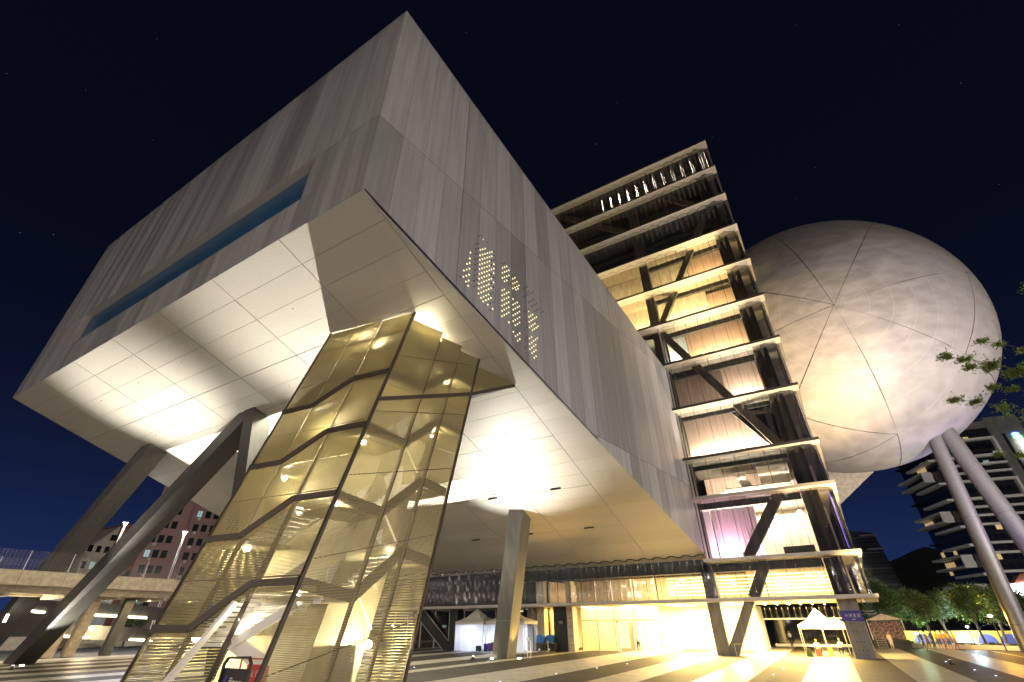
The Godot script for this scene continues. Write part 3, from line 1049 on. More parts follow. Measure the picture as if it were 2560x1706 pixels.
	for k in 5:
		var st := mb()
		bx(st, Vector3(-8.0 + 0.35 * k, 14.2 + 0.38 * k, -57.0 - 0.5 * k), Vector3(0.4, 14.35 + 0.38 * k, -57.5 - 0.5 * k))
		part("seating_step", st, M.cream, t)
	var so := mb()
	plate(so, [Vector3(-2.6, 17.2, -57.0), Vector3(0.5, 17.2, -57.0), Vector3(0.5, 15.6, -60.5), Vector3(-2.6, 15.6, -60.5)], Vector3(0, 0.12, 0))
	plate(so, [Vector3(-5.0, 17.0, -57.5), Vector3(-4.0, 17.0, -57.5), Vector3(-3.4, 15.2, -60.5), Vector3(-4.4, 15.2, -60.5)], Vector3(0, 0.12, 0))
	part("sloped_soffit", so, M.white_paint, t)
	strip_up(t, -8.8, 0.4, 14.08, -57.6, white, 14.0)
	area(t, Vector3(-4.0, 14.3, -58.6), Vector3(-4.0, 18, -58.9), white, 80.0, 8.0, 0.4)
	# storeys four to eight: walls close behind the glass, washed from the floor
	block_wall(t, "wall_board", -9.0, 0.7, 18.24, 23.9, -56.4, M.rose_wall, 1.1)
	var dk := mb()
	plate(dk, [Vector3(-3.6, 23.9, -55.95), Vector3(0.7, 23.9, -55.95), Vector3(0.7, 18.3, -55.95), Vector3(0.1, 18.3, -55.95)], Vector3(0, 0, -0.5))
	part("dark_stair_side", dk, M.dark_glass, t)
	var dkl := mb()
	bar(dkl, Vector3(-3.65, 23.9, -55.9), Vector3(0.05, 18.3, -55.9), 0.08, 0.08)
	part("stair_trim", dkl, M.white, t)
	strip_up(t, -8.6, 0.2, 18.34, -55.9, white, 150.0, "strip_light", -0.25)
	block_wall(t, "wall_board", -9.0, -3.4, 24.26, 29.9, -56.4, M.rose_wall, 1.1)
	block_wall(t, "wall_board", -3.4, 0.7, 24.26, 29.9, -56.9, M.rose_wall, 1.1)
	strip_up(t, -3.2, 0.5, 24.36, -56.3, white, 80.0, "strip_light", -0.25)
	strip_up(t, -8.8, -3.6, 24.36, -55.9, white, 2.0, "strip_light")
	block_wall(t, "wall_board", -6.4, 0.75, 30.29, 35.9, -56.4, M.wood, 1.1)
	block_wall(t, "wall_board", -9.0, -6.5, 30.29, 35.9, -57.0, M.white, 0.7)
	strip_up(t, -6.4, 0.6, 30.4, -55.9, warm, 120.0, "strip_light", -0.2)
	strip_up(t, -8.8, -6.8, 30.4, -56.4, Color(0.95, 1, 0.95), 30.0, "white_light", -0.2)
	block_wall(t, "wall_board", -20.0, -2.45, 36.3, 41.8, -56.6, M.cream, 1.1)
	block_wall(t, "wood_board", -2.4, 0.9, 36.3, 41.0, -56.4, M.wood, 1.1)
	strip_up(t, -14.0, 0.7, 36.4, -55.9, gold, 230.0, "strip_light", -0.2)
	block_wall(t, "wall_board", -20.0, -4.0, 42.13, 47.9, -56.6, M.cream, 1.1)
	block_wall(t, "wood_board", -3.9, 1.0, 42.13, 47.7, -56.4, M.wood, 1.1)
	strip_up(t, -4.0, 0.9, 42.23, -55.9, gold, 90.0, "strip_light", -0.2)
	strip_up(t, -18.0, -4.2, 42.23, -55.9, gold, 40.0, "strip_light", -0.2)
	# dark upper storeys
	for i in range(8, 11):
		var st := mb()
		bx(st, Vector3(XL, TOPS[i], -58.4), Vector3(2.8, TOPS[i + 1] - 0.3, -58.6))
		part("dark_wall", st, M.black, t)
		var ducts := mb()
		bx(ducts, Vector3(XL, TOPS[i + 1] - 1.5, -56.4), Vector3(0.7, TOPS[i + 1] - 1.1, -56.8))
		part("duct", ducts, M.dark_metal, t)
	var fl := mb()
	for k in 9:
		bx(fl, Vector3(-6.6 + 1.05 * k, 49.3, -54.9), Vector3(-5.75 + 1.05 * k, 49.42, -55.05))
	part("tube_light", fl, M.white_light, t)
	area(t, Vector3(-2.3, 49.2, -54.9), Vector3(-2.3, 46, -53.4), Color(0.9, 1.0, 0.95), 3.0, 8.0, 0.15)
	# lights along the slab edges that wash the soffit above
	var es := [0.0, 0.0, 0.0, 4.0, 4.0, 10.0, 13.0, 11.0, 6.0, 6.0, 6.0]
	for i in 11:
		if es[i] > 0.0:
			var x0 := -9.0 if i < 6 else -26.0
			strip_up(t, x0, 2.6, TOPS[i] + 0.03, -53.95, gold if i != 8 else Color(1, 0.9, 0.7), es[i] * (1.0 if i < 6 else 2.2), "strip_light", 0.0 if i > 7 else 0.7)
			var sf := mb()
			bx(sf, Vector3(3.05, TOPS[i] + 0.03, -55.0), Vector3(3.15, TOPS[i] + 0.08, -75.0))
			part("strip_light", sf, M.strip_light, t)
			area(t, Vector3(3.1, TOPS[i] + 0.1, -62.0), Vector3(3.3, TOPS[i] + 3.0, -62.0), gold, es[i] * (2.2 if i in [5, 6, 7] else 0.8), 14.0, 0.1, Vector3(1, 0, 0))
	# flank wall behind the side glass
	var fw := mb()
	bx(fw, Vector3(1.9, 8.1, -57.5), Vector3(2.1, 66.0, -85.0))
	part("flank_wall", fw, M.dark_metal, t)

# ------------------------------------------------------------------ ground floor
func pillar(label: String, st: SurfaceTool, m: Material, at: Vector3, called := "concrete_pillar") -> Node3D:
	var t := thing(called, label, "pillar", at, "columns carrying the glass block")
	part("shaft", st, m, t)
	return t

func bolt_rows(t: Node3D, x0: float, x1: float, z: float, ys: Array) -> void:
	var st := mb()
	for y in ys:
		for k in 3:
			var x: float = lerp(x0, x1, 0.3 + 0.2 * k)
			tube(st, Vector3(x, y, z), Vector3(x, y, z + 0.012), 0.045, 0.045, 8)
	part("bolt_hole", st, M.black, t, true)

func ground_floor() -> void:
	var a := mb()
	bx(a, Vector3(0.78, 0, -54.5), Vector3(2.26, 4.34, -56.0))
	var pa := pillar("concrete pillar at the right corner carrying a blue banner", a, M.concrete, Vector3(1.5, 0, -55.2))
	var au := mb()
	bx(au, Vector3(0.8, 4.66, -54.5), Vector3(2.3, 7.76, -56.0))
	part("upper_shaft", au, M.brace_dark, pa)
	bolt_rows(pa, 0.78, 2.26, -54.5, [2.5, 1.9, 1.2, 0.6])
	var v := mb()
	plate(v, [Vector3(-9.5, 0, -54.505), Vector3(-8.37, 0, -54.505), Vector3(-5.86, 4.34, -54.505), Vector3(-6.8, 4.34, -54.505)], Vector3(0, 0, -1.19))
	bx(v, Vector3(-10.25, 0, -54.5), Vector3(-9.05, 4.34, -55.7))
	var vu := mb()
	bx(vu, Vector3(-10.2, 4.66, -54.5), Vector3(-9.0, 7.76, -55.7))
	var vb := mb()
	bar(vb, Vector3(-5.9, 4.66, -55.1), Vector3(-4.0, 7.72, -55.1), 0.95, 1.0, Vector3(0, 0, 1))
	var pv := pillar("V-shaped concrete pillar in front of the blazing lobby", v, M.concrete, Vector3(-9.3, 0, -55.1))
	part("upper_shaft", vu, M.brace_dark, pv)
	part("upper_shaft", vb, M.brace_dark, pv)
	var v2 := mb()
	plate(v2, [Vector3(-40.9, 0, -53.605), Vector3(-42.3, 0, -53.605), Vector3(-48.0, 4.34, -53.605), Vector3(-45.8, 4.34, -53.605)], Vector3(0, 0, -1.19))
	bx(v2, Vector3(-41.5, 0, -53.6), Vector3(-40.3, 4.34, -54.8))
	var t2 := pillar("dark V-shaped pillar with pale edges left of the white tent", v2, M.dark_metal, Vector3(-41, 0, -54))
	var ed := mb()
	bar(ed, Vector3(-41.55, 0.95, -53.55), Vector3(-45.75, 4.3, -53.55), 0.06, 0.06)
	bar(ed, Vector3(-42.35, 0.05, -53.55), Vector3(-48.0, 4.3, -53.55), 0.06, 0.06)
	bar(ed, Vector3(-41.52, 0.95, -53.55), Vector3(-41.52, 4.3, -53.55), 0.06, 0.06)
	part("edge_trim", ed, M.steel_frame, t2)
	# dark pier with lettering, pale pier beside it, ochre recess
	var p := mb()
	bx(p, Vector3(-28.0, 0, -55.9), Vector3(-26.35, 4.34, -56.8))
	var pd := pillar("black pier with small white lettering beside the blue floor scrubbers", p, M.dark_metal, Vector3(-27.2, 0, -56.3))
	bolt_rows(pd, -28.0, -26.4, -55.9, [3.3, 2.4, 1.5, 0.6])
	var tx := mb()
	for k in 3:
		var x := -27.32 + 0.17 * k
		for s in [[0.0, 0.06, 0.13, 0.06], [0.0, -0.06, 0.13, -0.06], [0.0, 0.0, 0.13, 0.0], [0.02, 0.07, 0.02, -0.07], [0.11, 0.07, 0.11, -0.07]]:
			bar(tx, Vector3(x + s[0], 2.85 + s[1], -55.885), Vector3(x + s[2], 2.85 + s[3], -55.885), 0.014, 0.02, Vector3(0, 0, 1))
	bx(tx, Vector3(-27.3, 2.66, -55.89), Vector3(-26.85, 2.69, -55.88))
	part("lettering", tx, M.white_paint, pd)
	var p2 := mb()
	bx(p2, Vector3(-26.32, 0, -55.95), Vector3(-25.55, 7.0, -57.0))
	var pl := pillar("narrow cream pier with dotted rows right of the black pier", p2, M.cream, Vector3(-25.9, 0, -56.4))
	bolt_rows(pl, -26.4, -25.5, -55.95, [4.05, 3.2, 2.35, 1.45, 0.6])
	var p3 := mb()
	bx(p3, Vector3(-30.6, 0, -56.6), Vector3(-29.6, 7.2, -57.6))
	pillar("ochre-lit pier behind the floor scrubbers", p3, M.cream, Vector3(-30.1, 0, -57.1))
	var p4 := mb()
	bx(p4, Vector3(-31.5, 0, -55.8), Vector3(-30.75, 4.34, -57.2))
	pillar("bare concrete pier right of the white tents", p4, M.concrete, Vector3(-31.1, 0, -56.5))
	# lobby room: floor, ceiling, back wall
	var lb := thing("lobby", "blazing cream entrance lobby behind frosted glass at ground level", "lobby", Vector3(-16, 0, -60))
	block_wall(lb, "wall_board", -30.0, -7.4, 0, 7.6, -66.0, M.cream, 1.6)
	var sw := mb()
	bx(sw, Vector3(-29.6, 0, -58.0), Vector3(-29.4, 7.2, -66.0))
	part("side_wall", sw, M.cream, lb)
	var sw2 := mb()
	bx(sw2, Vector3(-7.4, 0, -58.0), Vector3(-7.2, 4.3, -72.0))
	part("side_wall", sw2, M.white_paint, lb)
	var xs := [-25.5, -23.45, -21.4, -18.95, -16.3]
	for i in 4:
		for row in [[0.05, 2.95], [3.05, 4.3], [4.7, 7.0]]:
			if i == 2 and row[0] < 1.0:
				continue
			var st := mb()
			bx(st, Vector3(xs[i] + 0.05, row[0], -58.2), Vector3(xs[i + 1] - 0.05, row[1], -58.22))
			part("frosted_pane", st, M.frosted if row[0] < 4.0 else M.glass_clear, lb)
	for x in xs:
		var st := mb()
		bx(st, Vector3(x - 0.05, 0, -58.12), Vector3(x + 0.05, 7.0, -58.3))
		part("mullion", st, M.steel_frame, lb)
	for y in [3.0, 5.9]:
		var st := mb()
		bx(st, Vector3(-25.5, y - 0.04, -58.14), Vector3(-16.3, y + 0.04, -58.28))
		part("transom", st, M.steel_frame, lb)
	var dr := mb()
	bx(dr, Vector3(-21.25, 0, -58.1), Vector3(-20.95, 2.85, -58.25))
	bx(dr, Vector3(-19.3, 0, -58.1), Vector3(-19.0, 2.85, -58.25))
	bx(dr, Vector3(-21.25, 2.75, -58.1), Vector3(-19.0, 2.95, -58.25))
	var door := part("door_frame", dr, M.white_paint, lb)
	var dl := mb()
	plate(dl, [Vector3(-19.35, 0.05, -58.3), Vector3(-20.3, 0.05, -59.6), Vector3(-20.3, 2.7, -59.6), Vector3(-19.35, 2.7, -58.3)], Vector3(-0.04, 0, -0.03))
	part("door_leaf", dl, M.wood, door)
	# brown screens and banners in the open part
	for q in [[-14.0, 0.5, 3.9, -62.0, 0.45], [-12.6, 2.3, 3.7, -62.5, 0.9], [-11.2, 2.3, 3.6, -62.5, 0.4], [-12.3, 0.6, 2.2, -61.0, 0.5], [-17.8, 0.4, 2.0, -59.8, 1.2]]:
		var st := mb()
		bx(st, Vector3(q[0], q[1], q[3]), Vector3(q[0] + q[4], q[2], q[3] - 0.05))
		part("screen_panel", st, M.wood, lb)
	var desk := mb()
	bx(desk, Vector3(-24.4, 0, -61.0), Vector3(-22.4, 1.1, -61.8))
	part("counter", desk, M.white, lb)
	var poster := mb()
	bx(poster, Vector3(-23.6, 0.4, -60.0), Vector3(-22.9, 2.4, -60.05))
	part("blue_poster", poster, M.mural_blue, lb)
	for z in [-57.2, -60.0, -63.0]:
		for x in [-24.0, -19.0, -14.0, -9.0]:
			var st := mb()
			bx(st, Vector3(x - 0.9, 4.27, z - 0.12), Vector3(x + 0.9, 4.31, z + 0.12))
			part("ceiling_light", st, M.bulb_light, lb)
	area(lb, Vector3(-20.5, 4.25, -61.0), Vector3(-20.5, 0, -61.0), Color(1, 0.87, 0.58), 130.0, 9.0, 6.0)
	area(lb, Vector3(-11.6, 4.25, -59.5), Vector3(-11.6, 0, -59.5), Color(1, 0.86, 0.54), 800.0, 8.0, 8.0)
	area(lb, Vector3(-28.6, 4.2, -57.6), Vector3(-28.6, 0, -57.4), Color(1, 0.78, 0.30), 11.0, 1.2, 1.2)
	# mezzanine behind the wavy band
	area(lb, Vector3(-14.0, 7.5, -60.0), Vector3(-14.0, 4, -60.0), Color(1, 0.85, 0.54), 220.0, 10.0, 6.0)
	area(lb, Vector3(-3.0, 7.5, -60.0), Vector3(-3.0, 4, -60.0), Color(1, 0.85, 0.54), 200.0, 7.0, 6.0)
	block_wall(lb, "mezzanine_board", -7.2, 2.9, 4.64, 7.7, -65.0, M.cream, 1.4)
	rng.seed = 77
	for k in 26:
		var st := mb()
		ball(st, Vector3(rng.randf_range(-15.5, 0.5), rng.randf_range(5.6, 6.9), rng.randf_range(-63.5, -57.0)), Vector3.ONE * 0.16, 5)
		part("pendant_light", st, M.bulb_light, lb)
	for k in 6:
		var st := mb()
		bx(st, Vector3(-16.0, 5.4 + 0.35 * k, -63.8), Vector3(2.6, 5.5 + 0.35 * k, -63.95))
		part("louvre", st, M.white, lb)
	# passage right of the V pillar
	area(lb, Vector3(-3.2, 4.28, -59.5), Vector3(-3.2, 0, -59.5), Color(1, 0.84, 0.50), 420.0, 6.5, 8.0)
	for k in 7:
		var st := mb()
		bx(st, Vector3(-6.6 + 1.05 * k, 4.18, -57.0 - 0.7 * k), Vector3(-6.5 + 1.05 * k, 4.24, -59.5 - 0.7 * k))
		part("ceiling_light", st, M.bulb_light, lb)
	# far side of the passage: dark glass wall, scalloped band above it
	var dw := thing("dark_glass_wall", "dark reflecting glass wall closing the bright passage", "wall", Vector3(-2, 0, -78))
	for k in 5:
		var st := mb()
		bx(st, Vector3(-7.0 + 1.8 * k, 0.3, -78.0), Vector3(-5.25 + 1.8 * k, 3.1, -78.06))
		part("glass_panel", st, M.dark_glass, dw)
	var bs := mb()
	bx(bs, Vector3(-7.2, 0, -77.9), Vector3(2.4, 0.28, -78.2))
	part("base", bs, M.white, dw)
	var wp := []
	for k in 80:
		wp.append(Vector3(-7.2 + 0.12 * k, 0, -72.0 + 0.2 * sin(TAU * 0.12 * k / 1.3)))
	var ws := mb(true)
	wave_wall(ws, wp, 3.05, 4.35)
	part("wavy_band", ws, M.dark_glass, dw)
	var wt := mb()
	bx(wt, Vector3(-7.2, 2.9, -71.6), Vector3(2.6, 3.05, -72.4))
	part("band_edge", wt, M.white_paint, dw)
	# left half: dark glass storefront behind the tents
	var sf := thing("dark_storefront", "dark glazed storefront behind the dark V pillar and tents", "storefront", Vector3(-42, 0, -56))
	for k in 10:
		var st := mb()
		bx(st, Vector3(-56.0 + 2.45 * k, 0.06, -56.5), Vector3(-53.62 + 2.45 * k, 4.3, -56.54))
		part("glass_panel", st, M.glass, sf)
		var ms := mb()
		bx(ms, Vector3(-56.06 + 2.45 * k, 0, -56.4), Vector3(-55.98 + 2.45 * k, 4.34, -56.6))
		part("mullion", ms, M.steel_frame, sf)
	var sb := mb()
	bx(sb, Vector3(-57, 0, -64.0), Vector3(-31.6, 7.7, -64.2))
	part("back_wall", sb, M.dark_metal, sf)
	var ub := mb()
	bx(ub, Vector3(-57, 4.65, -54.52), Vector3(-31.0, 7.7, -54.59))
	part("upper_wall", ub, M.black, sf)
	var sl := mb()
	for q in [[-46.0, 2.9, -60.0, 3.0], [-44.5, 0.9, -60.5, 1.6]]:
		bx(sl, Vector3(q[0], q[1], q[2]), Vector3(q[0] + q[3], q[1] + 0.06, q[2] - 0.06))
	part("tube_light", sl, M.white_light, sf)
	var ex := mb()
	bx(ex, Vector3(-46.2, 2.3, -58.0), Vector3(-45.5, 2.6, -58.05))
	part("exit_sign_light", ex, M.lit_window_cool, sf)
	area(sf, Vector3(-44.5, 2.8, -60.0), Vector3(-44.5, 0, -60.0), Color(0.9, 1, 0.95), 4.0, 3.0, 0.2)
	# banner with four characters
	var bn := thing("blue_banner", "blue banner with white characters tied round the right pillar", "banner", Vector3(1.5, 2.7, -54.4))
	var c := mb()
	bx(c, Vector3(0.74, 2.68, -54.44), Vector3(2.32, 3.47, -54.47))
	bx(c, Vector3(2.29, 2.68, -54.44), Vector3(2.32, 3.47, -55.9))
	part("cloth", c, M.banner_blue, bn)
	var ch := mb()
	var glyph := [
		[[0.1, 0.9, 0.9, 0.9], [0.0, 0.55, 1, 0.55], [0.5, 0.9, 0.5, 0.55], [0.5, 0.55, 0.05, 0.0], [0.5, 0.55, 0.95, 0.0]],
		[[0.3, 1, 0.05, 0.7], [0.05, 0.95, 0.3, 0.55], [0.28, 0.6, 0.22, 0.0], [0.22, 0.45, 0.0, 0.2], [0.45, 0.85, 0.95, 0.85], [0.45, 0.66, 0.95, 0.66], [0.45, 0.48, 0.95, 0.48], [0.45, 0.85, 0.45, 0.0], [0.95, 0.85, 0.95, 0.48], [0.7, 1.0, 0.7, 0.85], [0.6, 0.45, 1, 0.0], [0.45, 0.0, 0.65, 0.12]],
		[[0.25, 1, 0.75, 1], [0.25, 0.8, 0.75, 0.8], [0.25, 0.62, 0.75, 0.62], [0.25, 1, 0.25, 0.62], [0.75, 1, 0.75, 0.62], [0.25, 0.55, 0.08, 0.35], [0.2, 0.42, 0.9, 0.42], [0.15, 0.22, 0.85, 0.22], [0.0, 0.0, 1, 0.0], [0.5, 0.58, 0.5, 0.0]],
		[[0.5, 1.05, 0.55, 0.92], [0.08, 0.9, 1, 0.9], [0.1, 0.9, 0.0, 0.0], [0.3, 0.75, 0.22, 0.45], [0.3, 0.65, 0.45, 0.45], [0.8, 0.75, 0.72, 0.45], [0.8, 0.65, 0.95, 0.45], [0.58, 0.8, 0.58, 0.05], [0.3, 0.3, 0.88, 0.3], [0.18, 0.02, 1, 0.02]]]
	for g in 4:
		var o := Vector3(1.02 + 0.30 * g, 2.98, -54.425)
		for s in glyph[g]:
			bar(ch, o + Vector3(s[0] * 0.24, s[1] * 0.25, 0), o + Vector3(s[2] * 0.24, s[3] * 0.25, 0), 0.012, 0.028, Vector3(0, 0, 1))
	part("characters", ch, M.white_paint, bn)
	var tm := TextMesh.new()
	tm.text = "Sirius"
	tm.font_size = 16
	tm.pixel_size = 0.006
	tm.depth = 0.008
	var tn := part_mesh("small_line", tm, M.white_paint, bn)
	tn.position += Vector3(1.6, 2.83, -54.43)

# ------------------------------------------------------------------ spherical hall
const SC := Vector3(10.35, 38.21, -75.0)
const SR := 18.54

func sphere_hall() -> void:
	var t := thing("sphere_hall", "giant pale metal sphere with dark great-circle seams docked to the glass block", "building", SC)
	var h := Vector3(0.011, -0.201, 0.98).normalized()
	var n2 := Vector3(0.128, -0.910, 0.393)
	var rf := (n2 - h * n2.dot(h)).normalized()
	var bi := h.cross(rf)
	var e2 := (rf + bi).normalized()
	var e3 := (rf - bi).normalized()
	var ax := [h, e2, e3]
	var perms := [[0, 1, 2], [0, 2, 1], [1, 0, 2], [1, 2, 0], [2, 0, 1], [2, 1, 0]]
	var N := 12
	for p in perms:
		for sg in 8:
			var s := [1.0 if sg & 1 else -1.0, 1.0 if sg & 2 else -1.0, 1.0 if sg & 4 else -1.0]
			var A: Vector3 = ax[p[0]] * s[p[0]]
			var B: Vector3 = (A + ax[p[1]] * s[p[1]]).normalized()
			var C: Vector3 = (A + ax[p[1]] * s[p[1]] + ax[p[2]] * s[p[2]]).normalized()
			var mid := (A + B + C).normalized()
			var flip: bool = (B - A).cross(C - A).dot(mid) > 0.0
			var st := mb()
			var pt := func(i: int, j: int) -> Vector3:
				# seam of a few centimetres: pull the corners towards the middle
				var u := float(i) / N
				var v := float(j) / N
				var q: Vector3 = A * (1.0 - u) + (B * (1.0 - v) + C * v) * u
				if i == 0:
					q = A
				q = q.normalized()
				return (q + (mid - q).normalized() * 0.0027).normalized()
			var put := func(q: Vector3, r: float) -> void:
				st.set_normal(q)
				st.add_vertex(SC + q * r)
			for i in N:
				for j in N:
					var a: Vector3 = pt.call(i, j)
					var b: Vector3 = pt.call(i + 1, j)
					var c: Vector3 = pt.call(i + 1, j + 1)
					var d: Vector3 = pt.call(i, j + 1)
					var order := [a, b, c, a, c, d]
					if flip:
						order.reverse()
					for q in order:
						put.call(q, SR)
			# edges, turned inwards
			for e in 3:
				for i in N:
					var a: Vector3
					var b: Vector3
					if e == 0:
						a = pt.call(i, 0)
						b = pt.call(i + 1, 0)
					elif e == 1:
						a = pt.call(i, N)
						b = pt.call(i + 1, N)
					else:
						a = pt.call(N, i)
						b = pt.call(N, i + 1)
					put.call(a, SR)
					put.call(b, SR)
					put.call(b, SR - 0.1)
					put.call(a, SR)
					put.call(b, SR - 0.1)
					put.call(a, SR - 0.1)
			var o := MeshInstance3D.new()
			o.mesh = st.commit()
			o.material_override = M.sphere0
			o.name = "shell_panel"
			t.add_child(o, true)
			o.position = -SC
			# fine weld lines, rings and one middle rib, raised a little
			if mid.z > -0.3:
				var wl := mb()
				for k in range(1, 12, 1 if (sg + p[0]) % 2 == 0 else 2):
					var ang := deg_to_rad(3.55 * k)
					var steps := 6
					for i in steps:
						var qs := []
						for f in [float(i) / steps, float(i + 1) / steps]:
							var dirv: Vector3 = (B * (1.0 - f) + C * f).normalized()
							var side: Vector3 = (dirv - A * dirv.dot(A)).normalized()
							qs.append((A * cos(ang) + side * sin(ang)).normalized())
						if qs[0].dot(A) < B.dot(A) + 0.004 and qs[0].dot(C) < 0.7:
							continue
						var up: Vector3 = (A - qs[0] * A.dot(qs[0])).normalized() * 0.014
						quad(wl, SC + qs[0] * (SR + 0.006) - up, SC + qs[0] * (SR + 0.006) + up, SC + qs[1] * (SR + 0.006) + up, SC + qs[1] * (SR + 0.006) - up)
				part("weld_line", wl, M.pale_line, t, true)
	var inner := mb()
	ball(inner, SC, Vector3.ONE * (SR - 0.12), 24)
	part("inner_shell", inner, M.seam, t)
	# pale wedge of the third hall under the sphere
	var wd := thing("wedge_hall", "pale wedge-shaped soffit showing below the sphere, right of the glass block", "building", Vector3(8, 18, -90))
	var st := mb()
	plate(st, [Vector3(3.5, 24.0, -84.0), Vector3(16.0, 24.6, -84.0), Vector3(11.1, 21.1, -84.0), Vector3(5.35, 16.95, -84.0), Vector3(3.5, 15.6, -84.0)], Vector3(-2.0, 1.5, -12.0))
	part("soffit", st, M.beige, wd)
	# round columns
	var specs := [[Vector3(15.5, 0, -71), Vector3(16.7, 22.2, -71.4), 0.72, "round steel column under the sphere, the nearly upright one"], [Vector3(20.5, 0, -70.6), Vector3(17.9, 22.6, -71.5), 0.86, "round purple-lit column slanting out to the right under the sphere"]]
	for q in specs:
		var c := thing("round_column", q[3], "column", q[0], "round columns under the sphere")
		var cs := mb(true)
		tube(cs, q[0], q[1], q[2], q[2], 28, false)
		part("shaft", cs, M.round_steel, c)
		var rg := mb()
		for f in [0.1, 0.55]:
			var m0: Vector3 = q[0].lerp(q[1], f)
			tube(rg, m0, m0 + (q[1] - q[0]).normalized() * 0.03, q[2] + 0.006, q[2] + 0.006, 28, false)
		part("weld_ring", rg, M.seam, c)

# ------------------------------------------------------------------ ground
func ground() -> void:
	var g := mb()
	quad(g, Vector3(-900, -0.012, 500), Vector3(900, -0.012, 500), Vector3(900, -0.012, -1200), Vector3(-900, -0.012, -1200))
	struct("ground", g, M.asphalt)
	var pz := mb()
	bx(pz, Vector3(-66, -0.008, 30), Vector3(60, -0.004, -84))
	var plaza := struct("plaza_pavement", pz, M.pave_light)
	var xs := [[40.6, 38.1], [35.6, 33.1], [30.6, 28.1], [25.6, 23.1], [20.6, 18.1], [15.6, 13.1], [12.9, 10.5], [8.0, 5.5], [2.9, 0.4], [-2.3, -4.8], [-7.4, -9.9], [-12.4, -15.6], [-20.2, -24.9], [-26.2, -29.1], [-31.9, -36.4], [-38.6, -41.4], [-43.8, -46.6], [-49.0, -51.8], [-54.2, -57.0], [-59.4, -62.2]]
	for x in xs:
		# stripes laid as six lengths each, thin joints between them
		for k in 12:
			var st := mb()
			var z0 := 20.0 - 8.6 * k
			quad(st, Vector3(x[0] - 0.008, 0.0, z0 - 0.01), Vector3(x[1] + 0.008, 0.0, z0 - 0.01), Vector3(x[1] + 0.008, 0.0, z0 - 8.59), Vector3(x[0] - 0.008, 0.0, z0 - 8.59))
			var o := part("dark_stripe", st, M.pave_dark, plaza)
			o.position = Vector3.ZERO
	var mk := [Vector2(6.86, -45.57), Vector2(7.06, -41.45), Vector2(6.52, -53.3), Vector2(-3.96, -36.9), Vector2(-3.75, -41.7), Vector2(-15.87, -31.7), Vector2(-15.2, -36.8), Vector2(-14.55, -41.4), Vector2(-16.58, -26.2), Vector2(-27.63, -31.7)]
	for i in mk.size():
		var st := mb()
		tube(st, Vector3(mk[i].x, 0.002, mk[i].y), Vector3(mk[i].x, 0.014, mk[i].y), 0.06, 0.05, 10)
		var o := part("ground_marker_light", st, M.marker_light)
		tag(o, "tiny white marker light set in the dark stripe paving", "ground light", "marker lights in the paving")
	var rd := mb()
	quad(rd, Vector3(-78, -0.006, 40), Vector3(-66.2, -0.006, 40), Vector3(-66.2, -0.006, -140), Vector3(-78, -0.006, -140))
	struct("road", rd, M.asphalt)
	var kb := mb()
	bx(kb, Vector3(-66.3, -0.01, 30), Vector3(-66.0, 0.12, -84))
	struct("kerb", kb, M.white)

# ------------------------------------------------------------------ tents, carts and small things
func tent(label: String, x0: float, x1: float, z0: float, z1: float, eave: float, peak: float, walls: bool, grp := "white party tents") -> Node3D:
	var t := thing("party_tent", label, "tent", Vector3((x0 + x1) / 2, 0, (z0 + z1) / 2), grp)
	var st := mb()
	var c := Vector3((x0 + x1) / 2, peak, (z0 + z1) / 2)
	var q := [Vector3(x0, eave, z0), Vector3(x1, eave, z0), Vector3(x1, eave, z1), Vector3(x0, eave, z1)]
	for i in 4:
		var a: Vector3 = q[i]
		var b: Vector3 = q[(i + 1) % 4]
		# sagging roof: two pitches
		var ma := a.lerp(c, 0.5) + Vector3(0, -0.18 * (peak - eave), 0)
		var mbb := b.lerp(c, 0.5) + Vector3(0, -0.18 * (peak - eave), 0)
		quad(st, a, b, mbb, ma)
		tri(st, ma, mbb, c)
		# valance
		quad(st, a, b, b - Vector3(0, 0.32, 0), a - Vector3(0, 0.32, 0))
	part("roof", st, M.tent_cloth, t)
	for p in q:
		var lg := mb()
		bx(lg, Vector3(p.x - 0.03, 0, p.z - 0.03), Vector3(p.x + 0.03, eave, p.z + 0.03))
		part("leg", lg, M.steel_frame, t)
	if walls:
		var sides := [[q[0] + Vector3(0, 0, 0.02), q[1] + Vector3(0, 0, 0.02)], [q[0] + Vector3(0.02, 0, 0), q[3] + Vector3(0.02, 0, 0)], [q[3], q[2]]]
		for s in sides:
			var w := mb()
			var n := 12
			for k in n:
				var f0 := float(k) / n
				var f1 := float(k + 1) / n
				var a: Vector3 = s[0].lerp(s[1], f0)
				var b: Vector3 = s[0].lerp(s[1], f1)
				var b0 := Vector3(0, 0, 0.05 * sin(k * 1.9))
				var b1 := Vector3(0, 0, 0.05 * sin((k + 1) * 1.9))
				quad(w, Vector3(a.x, 0.02, a.z) + b0 * 2.0, Vector3(b.x, 0.02, b.z) + b1 * 2.0, Vector3(b.x, 1.2, b.z) + b1, Vector3(a.x, 1.2, a.z) + b0)
				quad(w, Vector3(a.x, 1.2, a.z) + b0, Vector3(b.x, 1.2, b.z) + b1, Vector3(b.x, eave - 0.3, b.z), Vector3(a.x, eave - 0.3, a.z))
			part("side_wall", w, M.tent_wall, t)
	return t

